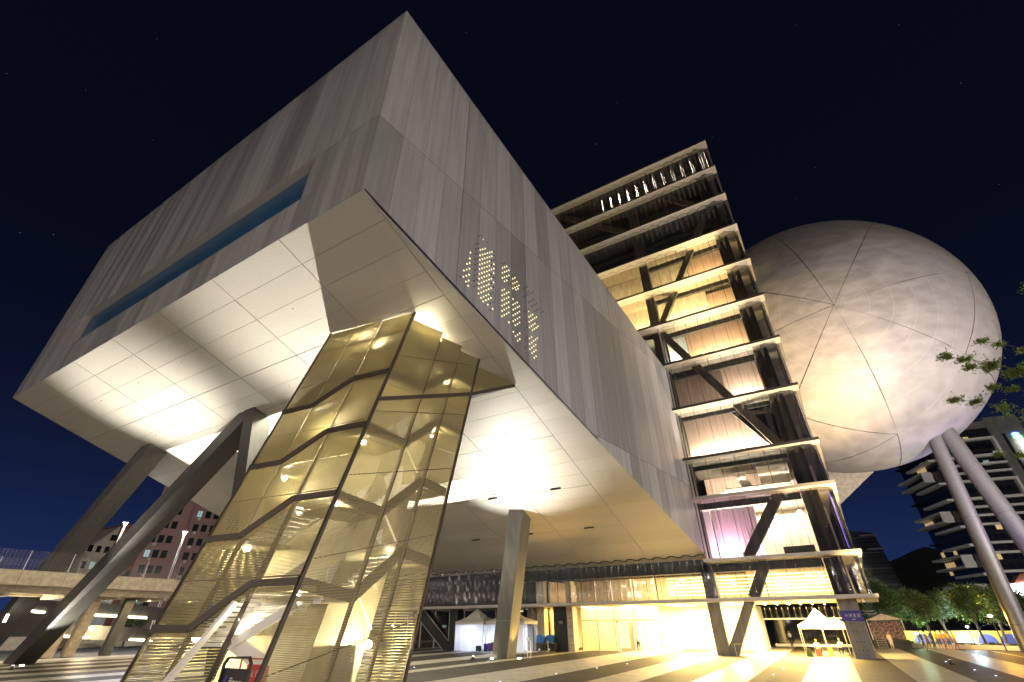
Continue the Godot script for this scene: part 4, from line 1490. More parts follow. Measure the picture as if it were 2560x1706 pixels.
func small_things() -> void:
	# white tents left of the slanted column
	var a := tent("white walled tent left of the slanted column, lit inside", -39.8, -35.7, -52.6, -56.0, 2.95, 4.35, true)
	area(a, Vector3(-37.8, 2.6, -54.3), Vector3(-37.8, 0, -53.0), Color(0.92, 0.95, 1.0), 7.0, 2.0, 0.3)
	var b := tent("white walled tent seen on both sides of the slanted column", -35.5, -30.2, -52.8, -56.0, 2.95, 4.3, false)
	var w := mb()
	quad(w, Vector3(-32.6, 0.02, -52.75), Vector3(-30.3, 0.02, -52.75), Vector3(-30.3, 2.6, -52.75), Vector3(-32.6, 2.6, -52.75))
	part("side_wall", w, M.tent_wall, b)
	w = mb()
	quad(w, Vector3(-35.5, 0.02, -56.0), Vector3(-30.2, 0.02, -56.0), Vector3(-30.2, 2.6, -56.0), Vector3(-35.5, 2.6, -56.0))
	part("side_wall", w, M.tent_wall, b)
	var bl := mb()
	bx(bl, Vector3(-34.6, 2.55, -54.5), Vector3(-33.4, 2.62, -54.3))
	part("tube_light", bl, M.white_light, b)
	area(b, Vector3(-34.0, 2.5, -54.4), Vector3(-34.0, 0, -54.6), Color(0.9, 0.94, 1.0), 26.0, 2.2, 0.4)
	# cases at the tent opening
	var cs := [[-36.0, -52.2, 0.62, 0.75, M.black, "black wheeled case at the edge of the tent opening"], [-35.3, -52.6, 0.35, 0.95, M.banner_blue, "slim navy case beside the black one at the tent"], [-34.85, -52.7, 0.35, 1.0, M.purple_cloth, "purple suitcase in the middle of the tent opening"], [-34.4, -52.8, 0.42, 1.1, M.purple_cloth, "tall purple suitcase nearest the slanted column"]]
	for c in cs:
		var t := thing("suitcase", c[5], "suitcase", Vector3(c[0], 0, c[1]), "cases in the tent opening")
		var s := mb()
		box(s, Vector3(c[0], 0.08 + (c[3] - 0.3) * 0.5, c[1]), Vector3(c[2], c[3] - 0.3, 0.3))
		box(s, Vector3(c[0], 0.08 + (c[3] - 0.3) * 0.5, c[1]), Vector3(c[2] - 0.06, c[3] - 0.24, 0.26))
		part("body", s, c[4], t)
		var hd := mb()
		bar(hd, Vector3(c[0] - 0.1, c[3] - 0.25, c[1]), Vector3(c[0] - 0.1, c[3], c[1]), 0.02, 0.02)
		bar(hd, Vector3(c[0] + 0.1, c[3] - 0.25, c[1]), Vector3(c[0] + 0.1, c[3], c[1]), 0.02, 0.02)
		bar(hd, Vector3(c[0] - 0.11, c[3], c[1]), Vector3(c[0] + 0.11, c[3], c[1]), 0.03, 0.03)
		part("handle", hd, M.steel_frame, t)
		for x in [-1, 1]:
			var wl := mb()
			tube(wl, Vector3(c[0] + x * c[2] * 0.36 - 0.02, 0.045, c[1] + 0.1), Vector3(c[0] + x * c[2] * 0.36 + 0.02, 0.045, c[1] + 0.1), 0.045, 0.045, 10)
			part("wheel", wl, M.black, t)
	# two floor scrubbers
	for k in 2:
		var x := -29.25 + 0.95 * k
		var z := -54.9 - 0.55 * k
		var t := thing("floor_scrubber", ["blue ride-on floor scrubber with a white wheel, the nearer one", "blue floor scrubber parked behind the nearer one beside the black pier"][k], "cleaning machine", Vector3(x, 0, z), "floor scrubbers")
		var s := mb()
		hexa(s, [Vector3(x - 0.42, 0.85, z + 0.4), Vector3(x + 0.42, 0.85, z + 0.4), Vector3(x + 0.42, 0.85, z - 0.5), Vector3(x - 0.42, 0.85, z - 0.5), Vector3(x - 0.38, 1.55, z + 0.3), Vector3(x + 0.3, 1.6, z + 0.3), Vector3(x + 0.3, 1.6, z - 0.45), Vector3(x - 0.38, 1.55, z - 0.45)])
		part("tank", s, M.blue_plastic, t)
		var s2 := mb()
		hexa(s2, [Vector3(x - 0.4, 0.14, z + 0.42), Vector3(x + 0.62, 0.14, z + 0.42), Vector3(x + 0.62, 0.14, z - 0.5), Vector3(x - 0.4, 0.14, z - 0.5), Vector3(x - 0.44, 0.83, z + 0.42), Vector3(x + 0.7, 0.75, z + 0.42), Vector3(x + 0.7, 0.75, z - 0.5), Vector3(x - 0.44, 0.83, z - 0.5)])
		part("chassis", s2, M.black, t)
		var s3 := mb()
		bar(s3, Vector3(x + 0.45, 0.8, z), Vector3(x + 0.62, 1.35, z), 0.1, 0.1)
		bar(s3, Vector3(x + 0.55, 1.35, z + 0.3), Vector3(x + 0.55, 1.35, z - 0.3), 0.05, 0.05)
		bx(s3, Vector3(x + 0.05, 0.84, z + 0.3), Vector3(x + 0.5, 0.98, z - 0.3))
		part("steering", s3, M.black, t)
		var wl := mb()
		tube(wl, Vector3(x + 0.05, 0.2, z + 0.42), Vector3(x + 0.05, 0.2, z + 0.52), 0.2, 0.2, 18)
		var wp := part("wheel", wl, M.black, t)
		var hb := mb()
		tube(hb, Vector3(x + 0.05, 0.2, z + 0.52), Vector3(x + 0.05, 0.2, z + 0.535), 0.12, 0.12, 14)
		part("hub", hb, M.white_paint, wp)
		var bm := mb()
		bx(bm, Vector3(x - 0.5, 0.08, z + 0.3), Vector3(x + 0.7, 0.16, z + 0.46))
		part("bumper", bm, M.black, t)
	for x in [-30.3, -28.05]:
		var t := thing("barrier_post", "slim steel belt post %s of the floor scrubbers" % ["left" if x < -29 else "right"], "barrier post", Vector3(x, 0, -54.3), "belt posts")
		var s := mb()
		tube(s, Vector3(x, 0, -54.3), Vector3(x, 0.03, -54.3), 0.17, 0.15, 16)
		part("base", s, M.steel_frame, t)
		var s2 := mb()
		tube(s2, Vector3(x, 0.03, -54.3), Vector3(x, 1.05, -54.3), 0.035, 0.035, 12)
		part("post", s2, M.steel_frame, t)
	# sign post beside the slanted column
	var lp := thing("post_sign", "small board on two thin steel legs right of the slanted column's foot", "sign", Vector3(-25.0, 0, -44.4))
	var s := mb()
	for x in [-25.1, -24.75]:
		bx(s, Vector3(x - 0.02, 0, -44.42), Vector3(x + 0.02, 1.35, -44.38))
	part("leg", s, M.steel_frame, lp)
	var s2 := mb()
	bx(s2, Vector3(-25.2, 1.3, -44.44), Vector3(-24.9, 1.6, -44.36))
	part("board", s2, M.beige, lp)
	# steel hoop barrier before the V pillar
	var hb := thing("hoop_barrier", "plain steel hoop barrier at the foot of the V pillar", "barrier", Vector3(-7.8, 0, -53.9))
	var h := mb()
	tube(h, Vector3(-8.45, 0, -54.0), Vector3(-8.45, 0.95, -54.0), 0.025, 0.025, 10)
	tube(h, Vector3(-7.1, 0, -53.8), Vector3(-7.1, 0.95, -53.8), 0.025, 0.025, 10)
	part("upright", h, M.steel_frame, hb)
	var h2 := mb()
	tube(h2, Vector3(-8.47, 0.95, -54.0), Vector3(-7.08, 0.95, -53.8), 0.025, 0.025, 10)
	tube(h2, Vector3(-8.45, 0.3, -54.0), Vector3(-7.1, 0.3, -53.8), 0.02, 0.02, 10)
	part("rail", h2, M.steel_frame, hb)
	# tents in the passage
	var c := tent("white pitched market tent under the right corner of the glass block", -3.0, 0.55, -58.0, -61.0, 2.4, 3.8, false, "market tents")
	tent("white market tent behind the first one in the bright passage", -1.2, 1.6, -63.0, -66.0, 2.3, 3.1, false, "market tents")
	for k in 2:
		var x0: float = [-2.5, -1.2][k]
		var z: float = [-57.4, -60.4][k]
		var t := thing("folding_table", ["white folding table nearest the right pillar", "second white folding table behind the first"][k], "table", Vector3(x0 + 1.2, 0, z), "folding tables under the tents")
		var tt := mb()
		bx(tt, Vector3(x0, 0.72, z - 0.35), Vector3(x0 + 2.5, 0.77, z + 0.35))
		part("table_top", tt, M.white_paint, t)
		for e in [0.35, 2.15]:
			var lg := mb()
			bar(lg, Vector3(x0 + e, 0, z + 0.28), Vector3(x0 + e, 0.72, z + 0.28), 0.03, 0.03)
			bar(lg, Vector3(x0 + e, 0, z - 0.28), Vector3(x0 + e, 0.72, z - 0.28), 0.03, 0.03)
			bar(lg, Vector3(x0 + e, 0.12, z - 0.28), Vector3(x0 + e, 0.12, z + 0.28), 0.025, 0.025)
			part("leg", lg, M.steel_frame, t)
	for k in 3:
		var at: Vector3 = [Vector3(-2.6, 0, -56.3), Vector3(-1.9, 0, -56.5), Vector3(-0.95, 0, -58.6)][k]
		var t := thing("backpack", ["olive bag on the ground left of the folding table", "dark red bag under the folding table", "yellow bag behind the folding table"][k], "bag", at, "bags around the tables")
		var bg := mb()
		hexa(bg, [at + Vector3(-0.25, 0, 0.15), at + Vector3(0.25, 0, 0.15), at + Vector3(0.25, 0, -0.15), at + Vector3(-0.25, 0, -0.15), at + Vector3(-0.14, 0.62, 0.08), at + Vector3(0.14, 0.62, 0.08), at + Vector3(0.14, 0.62, -0.08), at + Vector3(-0.14, 0.62, -0.08)])
		part("body", bg, [M.leaf1, M.terracotta, M.yellow_wall][k], t)
		var hd := mb()
		bar(hd, at + Vector3(-0.08, 0.6, 0), at + Vector3(0, 0.74, 0), 0.03, 0.03)
		bar(hd, at + Vector3(0.08, 0.6, 0), at + Vector3(0, 0.74, 0), 0.03, 0.03)
		part("handle", hd, M.black, t)
	# dome camera under the slab
	var dc := thing("dome_camera", "small white dome camera under the slab right of the banner", "camera", Vector3(2.7, 4.1, -54.0))
	var d := mb()
	tube(d, Vector3(2.72, 4.36, -54.0), Vector3(2.72, 4.05, -54.0), 0.05, 0.12, 12)
	part("mount", d, M.white_paint, dc)
	var d2 := mb()
	ball(d2, Vector3(2.72, 3.98, -54.0), Vector3(0.13, 0.15, 0.13), 7)
	part("dome", d2, M.dark_glass, dc)
	# poster stand and red warning barrier at the tower foot
	var ps := thing("poster_stand", "black poster stand with rounded frame in front of the tower opening", "sign stand", Vector3(-13.35, 0, -8.5))
	var fr := mb()
	var P := Vector3(-13.9, 0, -8.5)
	bar(fr, P, P + Vector3(0.03, 1.88, 0), 0.06, 0.05)
	bar(fr, P + Vector3(1.12, 0, -0.05), P + Vector3(1.09, 1.9, -0.05), 0.06, 0.05)
	bar(fr, P + Vector3(0.02, 1.86, 0), P + Vector3(0.16, 2.0, 0), 0.06, 0.05)
	bar(fr, P + Vector3(0.14, 2.0, 0), P + Vector3(0.98, 2.02, -0.05), 0.06, 0.05)
	bar(fr, P + Vector3(0.97, 2.02, -0.05), P + Vector3(1.1, 1.88, -0.05), 0.06, 0.05)
	part("frame", fr, M.black, ps)
	var bd := mb()
	bx(bd, P + Vector3(0.05, 0.2, -0.03), P + Vector3(1.08, 1.78, -0.06))
	part("panel", bd, M.black, ps)
	var lt := mb()
	bar(lt, P + Vector3(0.24, 1.5, 0.0), P + Vector3(0.28, 1.62, 0.0), 0.02, 0.07, Vector3(0, 0, 1))
	bar(lt, P + Vector3(0.28, 1.5, 0.0), P + Vector3(0.32, 1.6, 0.0), 0.02, 0.03, Vector3(0, 0, 1))
	part("emblem", lt, M.mural_blue, ps)
	for k in 2:
		var tm := TextMesh.new()
		tm.text = ["TAIPEI", "PERFORMING ARTS CENTER"][k]
		tm.font_size = 16
		tm.pixel_size = 0.0027
		tm.depth = 0.006
		tm.horizontal_alignment = HORIZONTAL_ALIGNMENT_LEFT
		var tn := part_mesh("lettering", tm, M.white_paint, ps)
		tn.position += P + Vector3(0.38, 1.575 - 0.055 * k, -0.02)
	var rb := thing("warning_barrier", "red barrier with a no-entry notice behind the poster stand", "barrier", Vector3(-17.7, 0, -12.2))
	var r := mb()
	bar(r, Vector3(-14.6, 1.93, -9.4) * 1.3 - Vector3(0, 0.81, 0), Vector3(-13.4, 1.93, -9.4) * 1.3 - Vector3(0, 0.81, 0), 0.04, 0.04)
	bar(r, Vector3(-18.92, 0, -12.22), Vector3(-18.92, 1.7, -12.22), 0.04, 0.04)
	bar(r, Vector3(-17.4, 0, -12.22), Vector3(-17.4, 1.7, -12.22), 0.04, 0.04)
	part("frame", r, M.red_paint, rb)
	var r2 := mb()
	bx(r2, Vector3(-18.56, 0.98, -12.25), Vector3(-17.29, 1.53, -12.27))
	part("board", r2, M.red_paint, rb)
	var r3 := mb()
	var g1 := [[0.0, 0.8, 0.4, 0.8], [0.2, 1, 0.2, 0.55], [0.5, 0.8, 0.95, 0.8], [0.72, 1, 0.72, 0.55], [0.1, 0.45, 0.9, 0.45], [0.0, 0.32, 1, 0.32], [0.5, 0.32, 0.5, 0.0], [0.25, 0.2, 0.15, 0.05], [0.75, 0.2, 0.85, 0.05]]
	var g2 := [[0.5, 1, 0.5, 0.0], [0.5, 0.55, 0.9, 0.55], [0.18, 0.6, 0.18, 0.0], [0.0, 0.0, 1, 0.0]]
	for k in 2:
		for q in [g1, g2][k]:
			var o := Vector3(-18.43 + 0.22 * k, 1.18, -12.235)
			bar(r3, o + Vector3(q[0] * 0.18, q[1] * 0.18, 0), o + Vector3(q[2] * 0.18, q[3] * 0.18, 0), 0.008, 0.018, Vector3(0, 0, 1))
	for k in 20:
		var a0 := TAU * k / 20
		var a1 := TAU * (k + 1) / 20
		var o := Vector3(-17.84, 1.27, -12.235)
		bar(r3, o + Vector3(cos(a0), sin(a0), 0) * 0.1, o + Vector3(cos(a1), sin(a1), 0) * 0.1, 0.008, 0.014, Vector3(0, 0, 1))
	bar(r3, Vector3(-17.91, 1.34, -12.235), Vector3(-17.77, 1.2, -12.235), 0.008, 0.014, Vector3(0, 0, 1))
	part("notice", r3, M.white_paint, rb)
	# stage booth with printed backdrop right of the pillar
	var bo := thing("stage_booth", "small stage booth with pink printed backdrop and pale gable roof", "booth", Vector3(5.1, 0, -76))
	var b1 := mb()
	bx(b1, Vector3(3.4, 0, -76.0), Vector3(6.9, 0.8, -78.0))
	part("platform", b1, M.black, bo)
	var b2 := mb()
	bx(b2, Vector3(3.5, 0.85, -76.6), Vector3(5.0, 2.62, -76.65))
	bx(b2, Vector3(5.05, 0.85, -76.6), Vector3(6.7, 2.62, -76.65))
	var pr := part("backdrop", b2, mat("backdrop_print", lin(0.45, 0.28, 0.27), 0.7), bo)
	skin(M.backdrop_print, noise_tex(44, 0.03, 0.15, 1.0, 256, 3), Vector3(0.5, 0.5, 0.5))
	var b3 := mb()
	plate(b3, [Vector3(3.3, 2.72, -75.95), Vector3(6.95, 2.8, -75.95), Vector3(5.15, 3.4, -75.95)], Vector3(0, 0, -2.2))
	part("gable_roof", b3, M.beige, bo)
	for x in [3.45, 6.8]:
		var lg := mb()
		bx(lg, Vector3(x - 0.04, 0.8, -76.0), Vector3(x + 0.04, 2.75, -76.08))
		part("post", lg, M.steel_frame, bo)
	for k in 4:
		var sp := mb()
		bx(sp, Vector3(3.75, 0.12 + 0.2 * k, -75.2 - 0.22 * k), Vector3(4.5, 0.16 + 0.2 * k, -75.45 - 0.22 * k))
		part("step", sp, M.slab_metal, bo)
	var rl := mb()
	bar(rl, Vector3(3.7, 0, -75.1), Vector3(3.7, 1.7, -75.9), 0.04, 0.04)
	bar(rl, Vector3(4.55, 0, -75.1), Vector3(4.55, 1.0, -75.9), 0.04, 0.04)
	bar(rl, Vector3(3.2, 0, -76.2), Vector3(3.2, 3.7, -76.2), 0.04, 0.04)
	bar(rl, Vector3(3.2, 3.7, -76.2), Vector3(4.7, 3.7, -76.2), 0.04, 0.04)
	bar(rl, Vector3(3.2, 3.4, -76.2), Vector3(4.7, 3.4, -76.2), 0.04, 0.04)
	part("scaffold_rail", rl, M.steel_frame, bo)

# ------------------------------------------------------------------ trees
func leaf_cloud(seed_: int, n: int, size: float, radii: Vector3, clumps: int) -> ArrayMesh:
	var r := RandomNumberGenerator.new()
	r.seed = seed_
	var cs := []
	for k in clumps:
		var d := Vector3(r.randfn(), r.randfn(), r.randfn()).normalized()
		cs.append([d * radii * r.randf_range(0.25, 0.85), r.randf_range(0.28, 0.5)])
	var st := mb()
	for k in n:
		var c = cs[k % clumps]
		var p: Vector3 = c[0] + Vector3(r.randfn(), r.randfn() * 0.7, r.randfn()) * radii * c[1] * 0.5
		var a := Vector3(r.randfn(), r.randfn() * 0.6, r.randfn()).normalized()
		var b := a.cross(Vector3(r.randfn(), r.randfn(), r.randfn()).normalized()).normalized()
		var s := size * r.randf_range(0.6, 1.3)
		quad(st, p - a * s, p - b * s * 0.5, p + a * s, p + b * s * 0.5)
	st.generate_normals()
	return st.commit()

func tree_at(label: String, at: Vector3, h: float, seed_: int, m: Material, spread: float) -> void:
	var t := thing("plaza_tree", label, "tree", at, "trees along the plaza edge")
	var r := RandomNumberGenerator.new()
	r.seed = seed_
	var st := mb()
	var top := at + Vector3(r.randf_range(-0.5, 0.5), h * 0.5, 0)
	tube(st, at, top, 0.16, 0.09, 9)
	for k in 5:
		var e := top + Vector3(r.randf_range(-1, 1) * spread * 0.6, h * r.randf_range(0.12, 0.3), r.randf_range(-1, 1) * spread * 0.5)
		tube(st, at.lerp(top, r.randf_range(0.55, 0.98)), e, 0.07, 0.02, 6)
	part("trunk", st, M.bark, t)
	var o := MeshInstance3D.new()
	o.mesh = leaf_cloud(seed_ * 7 + 1, 5600, 0.115, Vector3(spread, h * 0.36, spread * 0.8), 16)
	o.material_override = m
	o.name = "crown"
	t.add_child(o)
	o.position = Vector3(0, h * 0.66, 0)

func near_tree() -> void:
	var base := Vector3(10.2, 0, -14.2)
	var t := thing("street_tree", "near leafy branches reaching in from the right before the sphere", "tree", base)
	var tr := mb()
	tube(tr, base, base + Vector3(-0.3, 6.0, -0.3), 0.2, 0.13, 12)
	part("trunk", tr, M.bark, t)
	var r := RandomNumberGenerator.new()
	r.seed = 404
	var tips := [[Vector3(9.9, 6.0, -14.5), Vector3(4.95, 9.18, -16.2), 1.0], [Vector3(9.9, 5.9, -14.5), Vector3(5.3, 8.75, -16.15), 0.8], [Vector3(9.9, 6.2, -14.5), Vector3(5.75, 9.35, -16.0), 0.5], [Vector3(9.9, 5.6, -14.5), Vector3(5.45, 8.05, -16.1), 0.55], [Vector3(9.9, 5.2, -14.5), Vector3(4.65, 7.95, -16.3), 0.8], [Vector3(9.9, 4.5, -14.5), Vector3(4.85, 6.35, -16.2), 0.35], [Vector3(9.9, 6.5, -14.5), Vector3(7.2, 10.5, -15.6), 1.1], [Vector3(9.9, 6.5, -14.5), Vector3(9.0, 11.0, -15.0), 1.3]]
	for q in tips:
		var a: Vector3 = q[0]
		var b: Vector3 = q[1]
		var st := mb()
		var lf := mb()
		var prev := a
		var n := 14
		for k in range(1, n + 1):
			var f := float(k) / n
			var p := a.lerp(b, f) + Vector3(0, -0.35 * sin(PI * f) + 0.06 * sin(k * 2.1), 0.05 * cos(k * 1.7))
			tube(st, prev, p, 0.05 * (1.05 - f) + 0.004, 0.05 * (1.0 - f) + 0.004, 6, false)
			if f > 0.22:
				for s in int(13 * q[2]) + 4:
					var d := Vector3(r.randf_range(-1, 0.4), r.randf_range(-0.35, 0.35), r.randf_range(-0.6, 0.6)).normalized()
					var l: float = r.randf_range(0.2, 0.62) * q[2] * (1.15 - 0.7 * f)
					tube(st, p, p + d * l, 0.006, 0.003, 4, false)
					for i in 20:
						var c: Vector3 = p + d * l * (0.1 + 0.055 * i) + Vector3(r.randfn(), r.randfn() * 0.6, r.randfn()) * 0.05
						var u := Vector3(r.randfn(), r.randfn() * 0.5, r.randfn()).normalized()
						var w := u.cross(Vector3(r.randfn(), 1.2, r.randfn()).normalized()).normalized()
						var z := r.randf_range(0.024, 0.042)
						quad(lf, c - u * z, c - w * z * 0.5, c + u * z, c + w * z * 0.5)
			prev = p
		part("branch", st, M.bark, t)
		part("leaves", lf, M.near_leaf, t, true)

# ------------------------------------------------------------------ right background
func right_side() -> void:
	var P0 := Vector3(34.0, 0, -156.3)
	var u := Vector3(-0.289, 0, -0.957)
	var v := Vector3(0.987, 0, -0.161)
	var nu := Vector3(-0.957, 0, 0.289)     # outwards from the left face
	var nv := Vector3(0.161, 0, 0.987)      # outwards from the right face
	var t := thing("apartment_tower", "dark apartment tower with white balcony frames behind the round columns", "building", P0)
	var st := mb()
	plate(st, [P0, P0 + v * 14.2, P0 + v * 14.2 + u * 22, P0 + u * 17], Vector3(0, 44.8, 0))
	part("facade", st, M.tower_dark, t)
	var gw := mb()
	plate(gw, [P0 + v * 14.0 + nv * 0.6, P0 + v * 20.7 + nv * 0.6, P0 + v * 20.7 + u * 20, P0 + v * 14.0 + u * 20], Vector3(0, 47.3, 0))
	part("end_wall", gw, M.grey_render, t)
	var pa := mb()
	plate(pa, [P0 + nv * 0.3 + Vector3(0, 44.8, 0) + v * 2.0, P0 + v * 14.0 + nv * 0.3 + Vector3(0, 44.8, 0), P0 + v * 14.0 + u * 10 + Vector3(0, 44.8, 0), P0 + v * 2.0 + u * 10 + Vector3(0, 44.8, 0)], Vector3(0, 1.8, 0))
	part("parapet", pa, M.grey_render, t)
	var sl := mb()
	for y in [12.0, 27.5]:
		bar(sl, P0 + v * 16.2 + nv * 0.7 + Vector3(0, y, 0), P0 + v * 16.2 + nv * 0.7 + Vector3(0, y + 15.2, 0), 0.5, 0.3, nv)
	part("recess_slot", sl, M.tower_dark, t)
	# left face balconies
	for y in [37.75, 31.9, 27.95, 21.75, 17.75, 11.6, 7.6]:
		var b := mb()
		bar(b, P0 + u * -0.5 + nu * 0.8 + Vector3(0, y, 0), P0 + u * 11.2 + nu * 0.8 + Vector3(0, y, 0), 1.6, 0.55)
		part("balcony_edge", b, M.tower_white, t)
	for y in [[35.6, 33.5], [25.7, 23.6], [15.8, 13.5], [9.6, 8.6]]:
		var b := mb()
		for k in 2:
			bar(b, P0 + u * 3.3 + nu * 1.2 + Vector3(0, y[k], 0), P0 + u * 16.6 + nu * 1.2 + Vector3(0, y[k], 0), 2.4, 0.5)
		bar(b, P0 + u * 3.5 + nu * 1.2 + Vector3(0, y[1], 0), P0 + u * 3.5 + nu * 1.2 + Vector3(0, y[0], 0), 0.5, 2.4, nu)
		part("balcony_frame", b, M.tower_white, t)
	for y in [39.7, 29.9, 19.7, 42.2]:
		var b := mb()
		bar(b, P0 + u * 12.0 + nu * 0.5 + Vector3(0, y, 0), P0 + u * 17.2 + nu * 0.5 + Vector3(0, y, 0), 1.4, 0.3)
		part("dark_ledge", b, M.tower_dark, t)
	for y in [35.8, 33.9, 25.9, 24.0, 22.0, 18.0, 15.9, 12.0, 8.5]:
		var b := mb()
		bar(b, P0 + v * 0.3 + nv * 0.5 + Vector3(0, y, 0), P0 + v * 13.9 + nv * 0.5 + Vector3(0, y, 0), 1.0, 0.5)
		part("balcony_edge", b, M.tower_white, t)
	for y in [[42.0, 37.8], [31.9, 27.8]]:
		var b := mb()
		for k in 2:
			bar(b, P0 + v * 0.3 + nv * 0.6 + Vector3(0, y[k], 0), P0 + v * 14.0 + nv * 0.6 + Vector3(0, y[k], 0), 1.2, 0.6)
		bar(b, P0 + v * 13.7 + nv * 0.6 + Vector3(0, y[1], 0), P0 + v * 13.7 + nv * 0.6 + Vector3(0, y[0], 0), 0.6, 1.2, nv)
		part("balcony_frame", b, M.tower_white, t)
	# windows, some lit
	rng.seed = 8
	for f in range(2, 21):
		var y := 2.1 * f + 0.4
		for k in 9:
			var b := mb()
			var q := P0 + v * (1.0 + 1.45 * k) + nv * 0.06 + Vector3(0, y, 0)
			bar(b, q, q + v * 1.1, 0.08, 1.2)
			var l := rng.randf()
			part("window", b, M.lit_window if l < 0.05 else (M.lit_window_cool if l < 0.09 else M.dark_glass), t)
		for k in 8:
			var b := mb()
			var q := P0 + u * (1.0 + 1.9 * k) + nu * 0.06 + Vector3(0, y, 0)
			bar(b, q, q + u * 1.3, 0.08, 1.2)
			var l := rng.randf()
			part("window", b, M.lit_window if l < 0.05 else M.dark_glass, t)
	for q in [[4.6, 36.9], [12.4, 24.6], [11.5, 14.6]]:
		for k in 6:
			var b := mb()
			var w: Vector3 = P0 + u * (q[0] + 0.75 * k) + nu * 0.14 + Vector3(0, q[1], 0)
			bar(b, w, w + u * 0.45, 0.1, 1.3)
			part("window", b, M.lit_window, t)
	var lg := mb()
	var lc := P0 + v * 18.4 + nv * 0.8 + Vector3(0, 42.2, 0)
	ball(lg, lc, Vector3(0.75, 0.45, 0.2), 8)
	part("sign_light_blue", lg, M.sign_light_blue, t)
	var lg2 := mb()
	ball(lg2, lc + Vector3(0.1, -0.75, 0), Vector3(0.85, 0.4, 0.2), 8)
	part("sign_light_green", lg2, M.sign_light_green, t)
	var lw := mb()
	for k in 4:
		var o := lc + Vector3(0.55 + 0.12 * k, -2.0 - 1.5 * k, 0.2)
		for s in [[-0.6, 0.5, 0.6, 0.5], [-0.6, 0.0, 0.6, 0.0], [-0.6, -0.5, 0.6, -0.5], [-0.6, 0.5, -0.6, -0.5], [0.0, 0.5, 0.0, -0.5], [0.6, 0.5, 0.6, -0.5]]:
			bar(lw, o + v * s[0] + Vector3(0, s[1], 0), o + v * s[2] + Vector3(0, s[3], 0), 0.12, 0.2, nv)
	part("sign_light_white", lw, M.white_light, t)
	# billboard
	var bb := thing("billboard", "blinding white lit billboard at the right edge beyond the trees", "billboard", Vector3(28, 4, -106))
	var bs := mb()
	plate(bs, [Vector3(24.6, 4.6, -107.0), Vector3(31.0, 4.2, -105.0), Vector3(31.0, 7.6, -105.0), Vector3(24.4, 7.3, -107.0)], Vector3(0, 0, -0.3))
	part("screen_light", bs, M.screen_light, bb)
	var bp := mb()
	bx(bp, Vector3(26.0, 0, -107.3), Vector3(26.4, 4.6, -107.6))
	bx(bp, Vector3(30.0, 0, -106.0), Vector3(30.4, 4.6, -106.3))
	part("leg", bp, M.dark_metal, bb)
	var br := mb()
	plate(br, [Vector3(25.4, 7.4, -107.2), Vector3(32.0, 7.7, -105.2), Vector3(32.0, 9.6, -105.2), Vector3(26.6, 8.6, -107.2)], Vector3(0, 0, -3.0))
	part("red_canopy", br, M.terracotta, bb)
	area(bb, Vector3(27.8, 5.9, -105.6), Vector3(20.0, 4.0, -80.0), Color(0.9, 0.95, 1.0), 60.0, 6.0, 3.0, UPV)
	# far glass tower
	var ft := thing("distant_tower", "distant blue-grey glass tower between the block and the hill", "building", Vector3(20, 0, -259))
	var fs := mb()
	hexa(fs, [Vector3(13.5, 0, -258), Vector3(30.0, 0, -258), Vector3(30.0, 0, -275), Vector3(13.5, 0, -275), Vector3(14.0, 36.8, -258), Vector3(25.3, 34.6, -258), Vector3(25.3, 34.6, -275), Vector3(14.0, 36.8, -275)])
	part("facade", fs, M.far_blue, ft)
	for k in 16:
		var y := 3.0 + 2.0 * k
		var xr := 30.2 - 4.7 * y / 34.6
		var b := mb()
		bx(b, Vector3(14.0, y, -257.85), Vector3(xr, y + 0.25, -258.0))
		part("floor_band", b, M.tower_dark if k % 3 else M.slab_metal, ft)
	for q in [[20.0, 26.0, 33.6], [21.0, 27.4, 28.2], [22.5, 29.0, 12.5]]:
		var b := mb()
		bx(b, Vector3(q[0], q[2], -257.4), Vector3(q[1], q[2] + 0.5, -258.0))
		part("white_ledge", b, M.white_paint, ft)
	# hill
	var hp := mb(true)
	var ridge := []
	for k in 61:
		var x := -160.0 + 8.0 * k
		var y := 26.0 + 24.0 * exp(-pow((x - 90.0) / 34.0, 2)) + 18.0 * exp(-pow((x - 20.0) / 70.0, 2)) + 2.0 * sin(x * 0.09) + 1.2 * sin(x * 0.23)
		ridge.append(Vector3(x, y, -596.0 - 0.1 * x))
	for k in 60:
		var a: Vector3 = ridge[k]
		var b: Vector3 = ridge[k + 1]
		for i in 6:
			var f0 := float(i) / 6
			var f1 := float(i + 1) / 6
			var g := func(p: Vector3, f: float) -> Vector3: return Vector3(p.x, p.y * cos(f * PI / 2), p.z + 160.0 * sin(f * PI / 2))
			quad(hp, g.call(a, f0), g.call(b, f0), g.call(b, f1), g.call(a, f1))
	struct("hill", hp, M.hill)
	# trees along the plaza
	var tp := [[7.2, -86.0, 8.4, 2.6, "tallest dark tree right behind the stage booth"], [9.8, -83.5, 6.9, 2.2, "dark bushy tree behind the left half of the crowd"], [12.0, -85.5, 6.4, 2.2, "paler tree between the crowd and the leaning trunks"], [14.6, -83.0, 7.2, 2.4, "broad tree in front of the apartment tower's foot"], [17.0, -86.0, 7.2, 2.3, "tree lit from behind by the yellow street lamp"], [18.6, -82.0, 6.2, 2.0, "tree half hidden by the nearly upright round column"], [4.2, -92.0, 9.6, 2.8, "tree showing between the slab corner and the stage booth"], [21.5, -90.0, 6.0, 2.2, "tree before the billboard at the right edge"]]
	for k in tp.size():
		tree_at(tp[k][4], Vector3(tp[k][0], 0, tp[k][1]), tp[k][2], 60 + k, M["leaf%d" % (k % 3)], tp[k][3])
